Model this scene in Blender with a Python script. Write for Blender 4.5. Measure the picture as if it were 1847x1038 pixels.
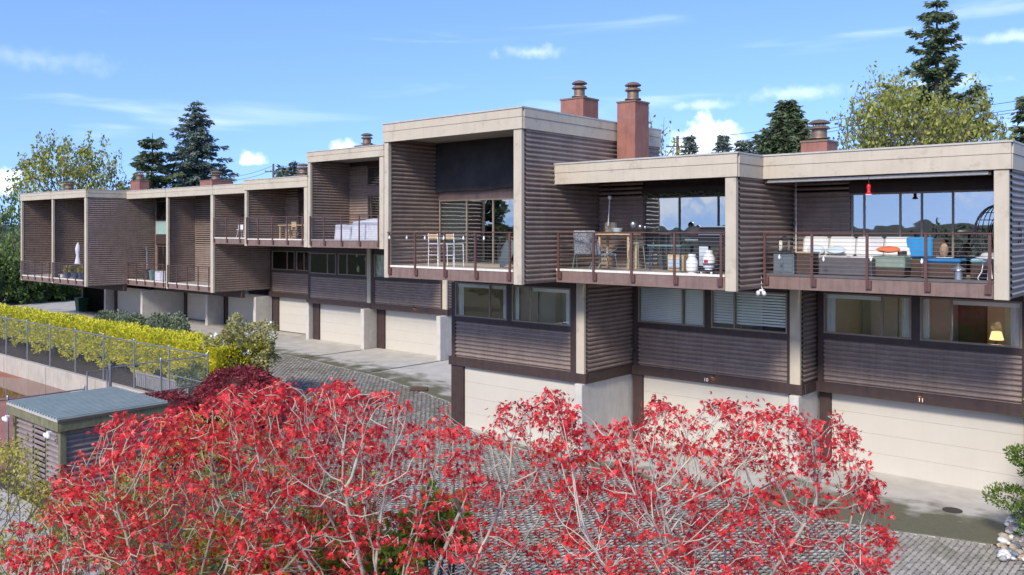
import bpy, math, random
import numpy as np
from mathutils import Vector, Matrix

random.seed(7); rng = np.random.default_rng(7)
for o in list(bpy.data.objects): bpy.data.objects.remove(o)
scn = bpy.context.scene
COL = scn.collection
R = math.radians

# ------------------------------------------------------------------ camera
F, CX, HY, CH = 1542.0, 923.5, 416.0, 6.76      # focal length in photo px, centre, horizon row, camera height
YAW = math.atan2(1542.0, 1773.5)
cam_d = bpy.data.cameras.new('camera'); cam = bpy.data.objects.new('camera', cam_d); COL.objects.link(cam)
cam.location = (0, 0, CH); cam.rotation_euler = (R(90), 0, YAW)
cam_d.sensor_width = 36; cam_d.lens = F / 1847 * 36; cam_d.shift_y = -(519 - HY) / 1847
cam_d.clip_start = 0.1; cam_d.clip_end = 6000
scn.camera = cam
UX = np.array([math.cos(YAW), -math.sin(YAW)]); UY = np.array([math.sin(YAW), math.cos(YAW)])

def ray(px, py):
    c = np.array([(px - CX) / F, 1.0]); return c @ UX, c @ UY, -(py - HY) / F
def at(px, py, d):                 # a point at camera depth d
    a, b, c = ray(px, py); return Vector((a * d, b * d, CH + c * d))
def onY(px, py, Y):                # a point on the plane y = Y (parallel to the facades)
    a, b, c = ray(px, py); t = Y / b; return Vector((a * t, Y, CH + c * t))
def onZ(px, py, z):                # a point on the level z
    a, b, c = ray(px, py); t = (z - CH) / c; return Vector((a * t, b * t, z))

# ------------------------------------------------------------------ light and sky
SUN_EL, SUN_AZ = R(38), math.atan2(0.22, -0.97)    # sun stands in front of the facades, behind the camera
sd = Vector((math.sin(SUN_AZ) * math.cos(SUN_EL), math.cos(SUN_AZ) * math.cos(SUN_EL), math.sin(SUN_EL)))
sun_d = bpy.data.lights.new('sun', 'SUN'); sun = bpy.data.objects.new('sun', sun_d); COL.objects.link(sun)
sun_d.energy = 2.3; sun_d.angle = R(12); sun_d.color = (1.0, 0.93, 0.82)
sun.rotation_euler = sd.to_track_quat('Z', 'Y').to_euler(); sun.location = (0, -20, 40)

world = bpy.data.worlds.new('World'); scn.world = world; world.use_nodes = True
wn = world.node_tree.nodes; wl = world.node_tree.links; wn.clear()
def wnode(t, **k):
    n = wn.new(t)
    for a, b in k.items(): setattr(n, a, b)
    return n
w_out = wnode('ShaderNodeOutputWorld'); w_bg = wnode('ShaderNodeBackground'); w_bg.inputs[1].default_value = 0.14
sky = wnode('ShaderNodeTexSky', sky_type='NISHITA', sun_disc=False, sun_elevation=SUN_EL, sun_rotation=SUN_AZ)
sky.air_density = 1.0; sky.dust_density = 0.3; sky.ozone_density = 3.0
tc = wnode('ShaderNodeTexCoord')
# clear-air look: the horizon band is compressed, the same on every side
sv = wnode('ShaderNodeVectorMath', operation='MULTIPLY_ADD'); wl.new(tc.outputs['Generated'], sv.inputs[0]); sv.inputs[1].default_value = (1, 1, .85); sv.inputs[2].default_value = (0, 0, .20)
wl.new(sv.outputs[0], sky.inputs[0])
def wmath(op, a, b=None, clamp=False):
    n = wnode('ShaderNodeMath', operation=op, use_clamp=clamp)
    for i, v in enumerate((a, b)):
        if v is None: continue
        if isinstance(v, (int, float)): n.inputs[i].default_value = v
        else: wl.new(v, n.inputs[i])
    return n.outputs[0]
def wramp(v, a, b):
    n = wnode('ShaderNodeMapRange', interpolation_type='SMOOTHSTEP')
    wl.new(v, n.inputs[0]); n.inputs[1].default_value = a; n.inputs[2].default_value = b
    return n.outputs[0]
sep = wnode('ShaderNodeSeparateXYZ'); wl.new(tc.outputs['Generated'], sep.inputs[0])
# high thin cloud: noise stretched along the horizon
mp = wnode('ShaderNodeMapping'); mp.inputs['Scale'].default_value = (2.2, 2.2, 17.0); wl.new(tc.outputs['Generated'], mp.inputs[0])
nz = wnode('ShaderNodeTexNoise'); nz.inputs['Scale'].default_value = 1.5; nz.inputs['Detail'].default_value = 7; nz.inputs['Distortion'].default_value = 0.5
wl.new(mp.outputs[0], nz.inputs['Vector'])
cirrus = wmath('MULTIPLY', wramp(nz.outputs[0], 0.55, 0.85), 0.30)
# cumulus heads and thin bands: soft blobs broken up by noise, at the bearings where they stand
nb = wnode('ShaderNodeTexNoise'); nb.inputs['Scale'].default_value = 26; nb.inputs['Detail'].default_value = 6; nb.inputs['Roughness'].default_value = 0.55
wl.new(tc.outputs['Generated'], nb.inputs['Vector'])
nbo = wmath('MULTIPLY', wmath('SUBTRACT', nb.outputs[0], 0.5), 1.5)
nb2 = wnode('ShaderNodeTexNoise'); nb2.inputs['Scale'].default_value = 75; nb2.inputs['Detail'].default_value = 5; wl.new(tc.outputs['Generated'], nb2.inputs['Vector'])
nbo = wmath('ADD', nbo, wmath('MULTIPLY', wmath('SUBTRACT', nb2.outputs[0], 0.5), 1.3))
def cloud(d, w, h, strength, acc, soft=0.35, flat=1.0):
    az = math.atan2(d.x, d.y)
    r = Vector((math.cos(az), -math.sin(az), 0))
    dn = wnode('ShaderNodeVectorMath', operation='DOT_PRODUCT'); wl.new(tc.outputs['Generated'], dn.inputs[0]); dn.inputs[1].default_value = r
    fn = wnode('ShaderNodeVectorMath', operation='DOT_PRODUCT'); wl.new(tc.outputs['Generated'], fn.inputs[0]); fn.inputs[1].default_value = (d.x, d.y, 0)
    front = wmath('GREATER_THAN', fn.outputs['Value'], 0.1)
    u = wmath('DIVIDE', dn.outputs['Value'], w / F)
    v = wmath('DIVIDE', wmath('SUBTRACT', sep.outputs[2], d.z), h / F)
    if flat > 1: v = wmath('MAXIMUM', v, wmath('MULTIPLY', v, -flat))      # flat underside
    rr = wmath('SQRT', wmath('ADD', wmath('MULTIPLY', u, u), wmath('MULTIPLY', v, v)))
    m = wramp(wmath('ADD', wmath('SUBTRACT', 1.0, rr), nbo), 0.0, soft)
    m = wmath('MULTIPLY', wmath('MULTIPLY', m, front), strength)
    return m if acc is None else wmath('MAXIMUM', acc, m)
acc = None
for c in ((1278, 246, 48, 46, .85, .75, 1), (1243, 268, 60, 44, .7, .9, 1), (1325, 266, 60, 34, .6, 1.0, 1), (455, 293, 34, 22, .7, .9, 3), (622, 270, 34, 20, .75, .9, 3),
          (0, 325, 46, 26, .8, .6, 1), (965, 95, 85, 16, .26, 1.2, 1), (1440, 168, 110, 16, .26, 1.2, 1), (1260, 190, 80, 12, .28, 1.2, 1),
          (1840, 66, 120, 13, .3, 1.2, 1), (80, 110, 150, 22, .13, 1.4, 1), (1700, 150, 90, 14, .3, 1.2, 1)):
    acc = cloud((at(c[0], c[1], 1.0) - Vector((0, 0, CH))).normalized(), *c[2:4], c[4], acc, c[5], c[6])
for az_, el_, w_, h_ in ((95, 3, 300, 70), (130, 4, 420, 90), (160, 3, 380, 70), (185, 5, 420, 110), (215, 3, 420, 80), (240, 4, 330, 80)):      # the same broken cloud on the other sides
    acc = cloud(Vector((math.sin(R(az_)) * math.cos(R(el_)), math.cos(R(az_)) * math.cos(R(el_)), math.sin(R(el_)))), w_, h_, .75, acc, .8, 1)
allc = wmath('MAXIMUM', acc, cirrus)
mixc = wnode('ShaderNodeMixRGB'); wl.new(allc, mixc.inputs[0]); hs = wnode('ShaderNodeHueSaturation'); hs.inputs['Saturation'].default_value = 1.12; wl.new(sky.outputs[0], hs.inputs['Color']); tn = wnode('ShaderNodeMixRGB', blend_type='MULTIPLY'); tn.inputs[0].default_value = 1; wl.new(hs.outputs[0], tn.inputs[1]); tn.inputs[2].default_value = (1.02, .93, 1.05, 1); wl.new(tn.outputs[0], mixc.inputs[1]); mixc.inputs[2].default_value = (7.0, 7.2, 7.6, 1)
wl.new(mixc.outputs[0], w_bg.inputs[0]); wl.new(w_bg.outputs[0], w_out.inputs[0])

vs = scn.view_settings
vs.view_transform = 'Standard'; vs.look = 'None'; vs.gamma = 1; vs.use_curve_mapping = False; vs.exposure = 1.08

# ------------------------------------------------------------------ materials
MATS = {}
def nodes(name):
    m = bpy.data.materials.new(name); m.use_nodes = True
    n = m.node_tree.nodes; l = m.node_tree.links; n.clear()
    out = n.new('ShaderNodeOutputMaterial'); MATS[name] = m
    return m, n, l, out
def mat(name, col, rough=0.6, var=0.15, scale=3.0, bump=0.0, bscale=60.0, metal=0.0, streak=0.0, island=0.0, spec=0.4, dirt=None, dscale=1.2, dlo=.52, dhi=.72, coat=0):
    m, n, l, out = nodes(name)
    b = n.new('ShaderNodeBsdfPrincipled'); l.new(b.outputs[0], out.inputs[0])
    b.inputs['Roughness'].default_value = rough; b.inputs['Metallic'].default_value = metal; b.inputs['Specular IOR Level'].default_value = spec
    tc = n.new('ShaderNodeTexCoord')
    if island: tc = n.new('ShaderNodeNewGeometry');
    class _T: pass
    if island: tcx = _T(); tcx.outputs = {'Object': tc.outputs['Position']}; tc = tcx
    mp = n.new('ShaderNodeMapping'); l.new(tc.outputs['Object'], mp.inputs[0])
    nz = n.new('ShaderNodeTexNoise'); nz.inputs['Scale'].default_value = scale; nz.inputs['Detail'].default_value = 6; nz.inputs['Roughness'].default_value = .6
    l.new(mp.outputs[0], nz.inputs['Vector'])
    rp = n.new('ShaderNodeMapRange'); l.new(nz.outputs[0], rp.inputs[0])
    rp.inputs[1].default_value = .3; rp.inputs[2].default_value = .7; rp.inputs[3].default_value = 1 - var; rp.inputs[4].default_value = 1 + var
    val = rp.outputs[0]
    def mul(a, b2):
        k = n.new('ShaderNodeMath'); k.operation = 'MULTIPLY'; l.new(a, k.inputs[0]); l.new(b2, k.inputs[1]); return k.outputs[0]
    if streak:
        mp2 = n.new('ShaderNodeMapping'); mp2.inputs['Scale'].default_value = (7, 7, .6); l.new(tc.outputs['Object'], mp2.inputs[0])
        n2 = n.new('ShaderNodeTexNoise'); n2.inputs['Scale'].default_value = 1.6; n2.inputs['Detail'].default_value = 5; l.new(mp2.outputs[0], n2.inputs['Vector'])
        r2 = n.new('ShaderNodeMapRange'); l.new(n2.outputs[0], r2.inputs[0]); r2.inputs[1].default_value = .45; r2.inputs[2].default_value = .75
        r2.inputs[3].default_value = 1; r2.inputs[4].default_value = 1 - streak
        val = mul(val, r2.outputs[0])
    if island:
        g = n.new('ShaderNodeNewGeometry'); r3 = n.new('ShaderNodeMapRange'); l.new(g.outputs['Random Per Island'], r3.inputs[0])
        oi = n.new('ShaderNodeObjectInfo'); ad = n.new('ShaderNodeMath'); ad.operation = 'ADD'; l.new(g.outputs['Random Per Island'], ad.inputs[0]); l.new(oi.outputs['Random'], ad.inputs[1])
        fr = n.new('ShaderNodeMath'); fr.operation = 'FRACT'; l.new(ad.outputs[0], fr.inputs[0]); l.new(fr.outputs[0], r3.inputs[0])
        r3.inputs[3].default_value = 1 - island; r3.inputs[4].default_value = 1 + island; val = mul(val, r3.outputs[0])
    vm = n.new('ShaderNodeVectorMath'); vm.operation = 'SCALE'; vm.inputs[0].default_value = col; l.new(val, vm.inputs['Scale'])
    cout = vm.outputs[0]
    if dirt:
        n4 = n.new('ShaderNodeTexNoise'); n4.inputs['Scale'].default_value = dscale; n4.inputs['Detail'].default_value = 9; n4.inputs['Roughness'].default_value = .7
        l.new(tc.outputs['Object'], n4.inputs['Vector'])
        r4 = n.new('ShaderNodeMapRange'); l.new(n4.outputs[0], r4.inputs[0]); r4.inputs[1].default_value = dlo; r4.inputs[2].default_value = dhi
        mx = n.new('ShaderNodeMixRGB'); l.new(r4.outputs[0], mx.inputs[0]); l.new(cout, mx.inputs[1]); mx.inputs[2].default_value = (*dirt, 1); cout = mx.outputs[0]
    l.new(cout, b.inputs['Base Color'])
    if coat: b.inputs['Coat Weight'].default_value = coat
    if bump:
        n3 = n.new('ShaderNodeTexNoise'); n3.inputs['Scale'].default_value = bscale; n3.inputs['Detail'].default_value = 4; l.new(tc.outputs['Object'], n3.inputs['Vector'])
        bp = n.new('ShaderNodeBump'); bp.inputs['Strength'].default_value = bump; bp.inputs['Distance'].default_value = .02; l.new(n3.outputs[0], bp.inputs['Height']); l.new(bp.outputs[0], b.inputs['Normal'])
    return m
def leafmat(name, c1, c2, trans=0.35, rough=.5, scale=.7):
    m, n, l, out = nodes(name)
    g = n.new('ShaderNodeNewGeometry'); mx = n.new('ShaderNodeMixRGB'); mx.inputs[1].default_value = (*c1, 1); mx.inputs[2].default_value = (*c2, 1)
    tc = n.new('ShaderNodeTexCoord'); nz = n.new('ShaderNodeTexNoise'); nz.inputs['Scale'].default_value = scale; nz.inputs['Detail'].default_value = 3; l.new(tc.outputs['Object'], nz.inputs['Vector'])
    k = n.new('ShaderNodeMath'); k.operation = 'ADD'; l.new(g.outputs['Random Per Island'], k.inputs[0]); l.new(nz.outputs[0], k.inputs[1])
    r = n.new('ShaderNodeMapRange'); l.new(k.outputs[0], r.inputs[0]); r.inputs[1].default_value = .35; r.inputs[2].default_value = 1.35; l.new(r.outputs[0], mx.inputs[0])
    b = n.new('ShaderNodeBsdfPrincipled'); b.inputs['Roughness'].default_value = rough; b.inputs['Specular IOR Level'].default_value = .35; l.new(mx.outputs[0], b.inputs['Base Color'])
    t = n.new('ShaderNodeBsdfTranslucent'); l.new(mx.outputs[0], t.inputs[0])
    ms = n.new('ShaderNodeMixShader'); ms.inputs[0].default_value = trans; l.new(b.outputs[0], ms.inputs[1]); l.new(t.outputs[0], ms.inputs[2]); l.new(ms.outputs[0], out.inputs[0])
    return m
def glassmat(name, tint=(.75, .8, .8), refl=.30):
    m, n, l, out = nodes(name)
    t = n.new('ShaderNodeBsdfTransparent'); t.inputs[0].default_value = (*tint, 1)
    g = n.new('ShaderNodeBsdfGlossy'); g.inputs['Roughness'].default_value = .01; g.inputs[0].default_value = (1, .97, .91, 1)
    tc = n.new('ShaderNodeTexCoord'); nz = n.new('ShaderNodeTexNoise'); nz.inputs['Scale'].default_value = .9; l.new(tc.outputs['Object'], nz.inputs['Vector'])
    bp = n.new('ShaderNodeBump'); bp.inputs['Strength'].default_value = .06; bp.inputs['Distance'].default_value = .08; l.new(nz.outputs[0], bp.inputs['Height']); l.new(bp.outputs[0], g.inputs['Normal'])
    lw = n.new('ShaderNodeFresnel'); lw.inputs[0].default_value = 1.3
    ad = n.new('ShaderNodeMath'); ad.operation = 'ADD'; ad.use_clamp = True; l.new(lw.outputs[0], ad.inputs[0]); ad.inputs[1].default_value = refl
    ms = n.new('ShaderNodeMixShader'); l.new(ad.outputs[0], ms.inputs[0]); l.new(t.outputs[0], ms.inputs[1]); l.new(g.outputs[0], ms.inputs[2]); l.new(ms.outputs[0], out.inputs[0])
    return m
def emit(name, col, s):
    m, n, l, out = nodes(name); e = n.new('ShaderNodeEmission'); e.inputs[0].default_value = (*col, 1); e.inputs[1].default_value = s; l.new(e.outputs[0], out.inputs[0]); return m

mat('siding', (.245, .182, .148), .42, .16, 2.0, .10, 30, streak=.25, spec=.5, dirt=(.34, .275, .235), dscale=3, dlo=.55, dhi=.8)
mat('trim', (.052, .032, .028), .55, .2, 5, .15, 40, streak=.2)
mat('beam', (.19, .125, .105), .6, .14, 4, .15, 35, streak=.25, dirt=(.09, .055, .045), dscale=2.2, dlo=.6, dhi=.75)
mat('railmetal', (.10, .048, .04), .4, .15, 8, spec=.5)
mat('beige', (.46, .40, .305), .6, .07, 1.6, .08, 50, streak=.07, dirt=(.24, .20, .155), dscale=2.3, dlo=.55, dhi=.82)
mat('cap', (.42, .40, .36), .5, .1, 3, streak=.1)
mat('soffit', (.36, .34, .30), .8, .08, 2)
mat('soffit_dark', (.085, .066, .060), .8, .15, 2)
mat('garage', (.50, .46, .385), .55, .03, 1.2, .05, 90, streak=.02)
mat('stucco', (.50, .47, .42), .85, .10, 2.5, .5, 70, streak=.12)
mat('chimney', (.25, .105, .075), .65, .16, 2.4, .1, 40, streak=.25, dirt=(.30, .15, .115), dscale=2.2, dlo=.55, dhi=.8)
mat('flue', (.20, .15, .11), .5, .25, 6, metal=.4, dirt=(.24, .09, .04), dscale=6, dlo=.5, dhi=.7)
mat('decktrim', (.66, .62, .54), .6, .08, 3, streak=.15)
mat('deckfloor', (.36, .31, .25), .75, .12, 4, .1, 40)
mat('deckdark', (.10, .09, .09), .75, .12, 4, .1, 40)
mat('winframe', (.10, .075, .062), .45, .1, 5)
mat('winframe_tan', (.24, .19, .14), .45, .1, 5)
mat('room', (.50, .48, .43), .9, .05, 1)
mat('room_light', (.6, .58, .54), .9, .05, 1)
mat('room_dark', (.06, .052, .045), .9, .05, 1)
mat('blind', (.85, .87, .85), .6, .04, 2)
mat('palegreen', (.26, .38, .34), .5, .06, 2)
mat('curtain', (.62, .63, .60), .8, .06, 2)
glassmat('glass', (.96, .98, .97), .05)
glassmat('glass_sky', (.55, .60, .62), .26)
mat('blackcloth', (.040, .038, .040), .9, .3, 2, .3, 12)
mat('white_paint', (.75, .75, .74), .4, .05, 4)
mat('cable', (.42, .36, .33), .3, .1, 3, metal=.8)
mat('number', (.8, .78, .7), .5, .03, 2)
emit('amber', (1, .45, .10), .35); emit('lampglow', (1, .62, .28), .9)
mat('concrete', (.40, .375, .33), .85, .13, 1.5, .25, 60, dirt=(.16, .15, .125), dscale=.8, dlo=.5, dhi=.75)
mat('oldconcrete', (.40, .36, .30), .85, .12, 1.5, .2, 50, streak=.2)
mat('paver', (.33, .30, .255), .85, .16, 5, .3, 60, island=.22, dirt=(.17, .165, .10), dscale=.45, dlo=.50, dhi=.72)
mat('joint', (.035, .035, .025), .95, .3, 8, .4, 30, dirt=(.07, .085, .02), dscale=1.1, dlo=.5, dhi=.62)
mat('soil', (.045, .034, .026), .95, .35, 5, .8, 22, dirt=(.12, .08, .05), dscale=14, dlo=.58, dhi=.68)
mat('grassy', (.07, .085, .03), .95, .3, 3, .6, 30, dirt=(.10, .08, .05), dscale=1.5)
mat('court_red', (.30, .115, .065), .6, .14, .8, .1, 40, dirt=(.20, .08, .05), dscale=.6)
mat('court_green', (.05, .16, .08), .6, .12, .8, .1, 40)
mat('galv', (.36, .38, .40), .35, .12, 6, metal=.75)
mat('wire', (.30, .31, .32), .4, .1, 6, metal=.6)
mat('shedroof', (.40, .46, .42), .5, .12, 3, .05, 40, streak=.1)
mat('shedrib', (.28, .33, .31), .5, .12, 3)
mat('mosswood', (.155, .15, .085), .8, .25, 6, .3, 30, streak=.3)
mat('shedsiding', (.24, .195, .18), .4, .14, 3, .1, 40, streak=.25)
mat('greywood', (.26, .25, .24), .8, .2, 8, .3, 40, streak=.2)
mat('bark_pale', (.42, .39, .32), .85, .25, 6, .4, 40, dirt=(.34, .29, .09), dscale=7, dlo=.56, dhi=.70)
mat('bark_lichen', (.40, .37, .28), .85, .25, 6, .4, 40, dirt=(.33, .31, .08), dscale=6, dlo=.48, dhi=.66)
mat('bark', (.13, .11, .09), .9, .25, 6, .4, 40)
mat('bark_dark', (.06, .048, .038), .9, .25, 6, .4, 40)
mat('rock', (.10, .095, .09), .85, .3, 4, .5, 20)
mat('stone', (.34, .33, .31), .6, .1, 3, island=.2); mat('stone_blue', (.16, .20, .22), .5, .1, 5); mat('stone_tan', (.40, .31, .22), .6, .1, 5); mat('stone_white', (.62, .60, .56), .6, .1, 5)
mat('iron', (.045, .035, .03), .7, .3, 12, .3, 60); mat('rust', (.11, .06, .04), .8, .3, 12, .3, 60)
leafmat('leaf_red', (.34, .012, .018), (.92, .07, .072), .40, .38, 1.2)
leafmat('leaf_darkred', (.10, .012, .017), (.32, .05, .062), .3)
leafmat('leaf_lime', (.30, .26, .04), (.52, .47, .09), .4)
leafmat('leaf_hedge', (.24, .31, .028), (.78, .68, .04), .3, .5, .9)
leafmat('leaf_olive', (.17, .19, .035), (.42, .43, .095), .45)
leafmat('leaf_green', (.035, .075, .018), (.11, .17, .04), .3)
leafmat('leaf_bright', (.10, .20, .02), (.28, .38, .04), .35)
leafmat('leaf_mid', (.08, .14, .03), (.20, .28, .07), .35)
leafmat('leaf_grey', (.09, .115, .06), (.24, .28, .17), .2)
leafmat('leaf_rhodo', (.14, .15, .045), (.44, .40, .14), .3)
leafmat('leaf_needle', (.06, .09, .048), (.16, .205, .10), .3)
leafmat('leaf_needle_blue', (.075, .112, .092), (.19, .24, .19), .3)
leafmat('leaf_cypress', (.035, .085, .012), (.17, .24, .03), .2)
leafmat('petal', (.75, .72, .66), (.85, .84, .8), .3)

# ------------------------------------------------------------------ object helpers
def link(o, parent=None):
    COL.objects.link(o)
    if parent is not None: o.parent = parent
    return o
def world_loc(o):
    v = Vector((0, 0, 0))
    while o is not None: v = v + o.location; o = o.parent
    return v
def tag(o, label=None, cat=None, group=None, kind=None):
    if label: o['label'] = label
    if cat: o['category'] = cat
    if group: o['group'] = group
    if kind: o['kind'] = kind
    return o
def thing(name, loc, label, cat, group=None):
    o = bpy.data.objects.new(name, None); o.empty_display_size = .2; COL.objects.link(o); o.location = loc
    return tag(o, label, cat, group)
def fastmesh(name, V, Fc):
    V = np.asarray(V, dtype=np.float32); Fc = np.asarray(Fc, dtype=np.int32)
    me = bpy.data.meshes.new(name); k = Fc.shape[1]
    me.vertices.add(len(V)); me.vertices.foreach_set('co', V.ravel())
    me.loops.add(Fc.size); me.loops.foreach_set('vertex_index', Fc.ravel())
    me.polygons.add(len(Fc)); me.polygons.foreach_set('loop_start', np.arange(0, Fc.size, k, dtype=np.int32)); me.polygons.foreach_set('loop_total', np.full(len(Fc), k, dtype=np.int32))
    me.update(calc_edges=True); return me
def fastobj(name, V, Fc, material, parent=None, smooth=False):
    V = np.asarray(V, dtype=np.float64)
    if parent is not None: V = V - np.array(world_loc(parent))
    me = fastmesh(name, V, Fc); me.materials.append(MATS[material])
    if smooth: me.polygons.foreach_set('use_smooth', np.ones(len(me.polygons), dtype=bool))
    return link(bpy.data.objects.new(name, me), parent)

class MB:
    """collects boxes, tubes, lathes; build() links them as one mesh"""
    def __init__(s, M=None): s.v = []; s.f = []; s.sm = []; s.M = M
    def add(s, vs_, fs, smooth=False):
        b = len(s.v); s.v += [tuple(v) for v in vs_]; s.f += [tuple(b + i for i in f) for f in fs]; s.sm += [smooth] * len(fs); return s
    def box(s, x0, x1, y0, y1, z0, z1, bev=0):
        if x1 < x0: x0, x1 = x1, x0
        if y1 < y0: y0, y1 = y1, y0
        if z1 < z0: z0, z1 = z1, z0
        if bev:
            b = min(bev, (x1 - x0) * .45, (y1 - y0) * .45, (z1 - z0) * .45); V = []
            for (zz, i) in ((z0, b), (z0 + b, 0), (z1 - b, 0), (z1, b)):
                a0, a1, c0, c1 = x0 + i, x1 - i, y0 + i, y1 - i; k = b if i == 0 else 0
                V += [(a0 + k, c0, zz), (a1 - k, c0, zz), (a1, c0 + k, zz), (a1, c1 - k, zz), (a1 - k, c1, zz), (a0 + k, c1, zz), (a0, c1 - k, zz), (a0, c0 + k, zz)]
            fs = [tuple(range(7, -1, -1)), tuple(range(24, 32))]
            for r in range(3):
                for i in range(8): fs.append((r * 8 + i, r * 8 + (i + 1) % 8, r * 8 + 8 + (i + 1) % 8, r * 8 + 8 + i))
            return s.add(V, fs)
        return s.add([(x0, y0, z0), (x1, y0, z0), (x1, y1, z0), (x0, y1, z0), (x0, y0, z1), (x1, y0, z1), (x1, y1, z1), (x0, y1, z1)],
                     [(3, 2, 1, 0), (4, 5, 6, 7), (0, 1, 5, 4), (1, 2, 6, 5), (2, 3, 7, 6), (3, 0, 4, 7)])
    def tube(s, pts, r, n=8, cap=True):
        pts = [Vector(p) for p in pts]; rs = r if isinstance(r, (list, tuple)) else [r] * len(pts)
        base = len(s.v); V = []; fs = []
        for i, p in enumerate(pts):
            d = (pts[min(i + 1, len(pts) - 1)] - pts[max(i - 1, 0)]).normalized()
            a = d.orthogonal().normalized() if abs(d.z) > .9 else d.cross(Vector((0, 0, 1))).normalized()
            b = d.cross(a)
            for k in range(n):
                t = 2 * math.pi * k / n; V.append(p + a * math.cos(t) * rs[i] + b * math.sin(t) * rs[i])
        for i in range(len(pts) - 1):
            for k in range(n): fs.append((i * n + k, i * n + (k + 1) % n, (i + 1) * n + (k + 1) % n, (i + 1) * n + k))
        if cap: fs += [tuple(range(n - 1, -1, -1)), tuple((len(pts) - 1) * n + k for k in range(n))]
        return s.add(V, fs, True)
    def lathe(s, c, prof, n=16):
        V = []; fs = []
        for (r, z) in prof:
            for k in range(n):
                t = 2 * math.pi * k / n; V.append((c[0] + r * math.cos(t), c[1] + r * math.sin(t), c[2] + z))
        for i in range(len(prof) - 1):
            for k in range(n): fs.append((i * n + k, i * n + (k + 1) % n, (i + 1) * n + (k + 1) % n, (i + 1) * n + k))
        fs += [tuple(range(n - 1, -1, -1)), tuple((len(prof) - 1) * n + k for k in range(n))]
        return s.add(V, fs, True)
    def blob(s, c, r, seed=0, amp=.15, n=10, m=7):
        rg = random.Random(seed); V = []; fs = []
        ph = [rg.uniform(0, 6) for _ in range(6)]
        for i in range(m + 1):
            th = math.pi * i / m
            for k in range(n):
                t = 2 * math.pi * k / n
                q = 1 + amp * (math.sin(3 * t + ph[0]) * math.sin(2 * th + ph[1]) + .6 * math.sin(5 * t + ph[2] + 3 * th))
                V.append((c[0] + r[0] * q * math.sin(th) * math.cos(t), c[1] + r[1] * q * math.sin(th) * math.sin(t), c[2] + r[2] * q * math.cos(th)))
        for i in range(m):
            for k in range(n): fs.append((i * n + k, (i + 1) * n + k, (i + 1) * n + (k + 1) % n, i * n + (k + 1) % n))
        return s.add(V, fs, True)
    def sheet(s, P, nx):      # grid of points, rows of nx
        ny = len(P) // nx
        return s.add(P, [(j * nx + i, j * nx + i + 1, (j + 1) * nx + i + 1, (j + 1) * nx + i) for j in range(ny - 1) for i in range(nx - 1)], True)
    def build(s, name, material, parent=None, kind=None):
        V = [Vector(v) for v in s.v]
        if s.M is not None: V = [s.M @ v for v in V]
        if parent is not None:
            w = world_loc(parent); V = [v - w for v in V]
        me = bpy.data.meshes.new(name); me.from_pydata([tuple(v) for v in V], [], s.f); me.materials.append(MATS[material])
        if any(s.sm): me.polygons.foreach_set('use_smooth', s.sm)
        me.update(); o = link(bpy.data.objects.new(name, me), parent)
        if any(s.sm):
            try: me.set_sharp_from_angle(angle=R(40))
            except Exception: pass
        if kind: o['kind'] = kind
        return o
def rotm(loc, deg=0): return Matrix.Translation(Vector(loc)) @ Matrix.Rotation(R(deg), 4, 'Z')

PER = .135
def corr(p0, p1, z0, z1, nrm, amp=.055):
    """corrugated sheet: horizontal rounded ribs between plan points p0, p1, ribs bulging along nrm"""
    mb = MB(); P = []; prof = [(0, 0), (.30, 0), (.34, .55), (.48, .88), (.65, 1.0), (.82, .9), (.95, .6)]; lv = []; zz = z0
    while zz < z1 - .01:
        lv += [(zz + PER * a, amp * b) for a, b in prof if zz + PER * a < z1]; zz += PER
    lv.append((z1, 0))
    L = math.hypot(p1[0] - p0[0], p1[1] - p0[1]); k = max(2, int(L / 1.2) + 1)
    for z, q in lv:
        for j in range(k):
            t = j / (k - 1); P.append((p0[0] + (p1[0] - p0[0]) * t + nrm[0] * q, p0[1] + (p1[1] - p0[1]) * t + nrm[1] * q, z))
    return mb.sheet(P, k)

# ------------------------------------------------------------------ ground
def gz(x, y):              # level of the paved court: climbs towards the far row
    t = min(1, max(0, (-x - 19.5) / 9.5)); return .52 * t * t * (3 - 2 * t)
def struct(o): o['kind'] = 'structure'; return o
g = MB()
N = 40
for (x0, x1, y0, y1) in ((-3000, 3000, -3000, 3000),):
    xs = sorted(set([-3000, -1500, -700, -300, -150, -100, 60, 150, 300, 700, 1500, 3000])); ys = [-3000, -1500, -700, -300, -100, 40, 80, 150, 300, 700, 1500, 3000]
    P = [(x, y, -.25) for y in ys for x in xs]; g.sheet(P, len(xs))
struct(g.build('ground', 'grassy'))

def grid_sheet(name, material, xs, yf, zo, ny=14):
    m = MB(); P = []
    for j in range(ny + 1):
        for x in xs:
            a, b = yf(x); y = a + (b - a) * j / ny; P.append((x, y, gz(x, y) + zo))
    m.sheet(P, len(xs)); return struct(m.build(name, material))
lin = lambda a, b, n: [a + (b - a) * i / n for i in range(n + 1)]
def interp(x, pts):
    if x <= pts[0][0]: return pts[0][1]
    for (a, b), (c, d) in zip(pts, pts[1:]):
        if x <= c: return b + (d - b) * (x - a) / (c - a)
    return pts[-1][1]
LOW = [(-42, 18.6), (-30, 18.6), (-26.0, 17.4), (-24, 16.2), (-22.5, 13.6), (-20, 11.8), (-16, 10.6), (-8, 9.6), (6, 9.6)]
HIGH = [(-42, 25.2), (-36, 24.9), (-31, 24.2), (-27, 23.6), (-22.8, 23.1), (-21.4, 21.6), (-20.4, 20.9), (-18, 20.25), (-14.7, 19.95), (-10.5, 19.9), (-7, 19.95), (-4.3, 20.7), (-3.6, 20.9), (6, 20.9)]
grid_sheet('paved_yard', 'joint', lin(-42, 6, 60), lambda x: (interp(x, LOW) - .3, interp(x, HIGH) + .2), -.035)
grid_sheet('driveway', 'concrete', lin(-100, -42, 12), lambda x: (18.6, 34), -.03)
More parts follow.
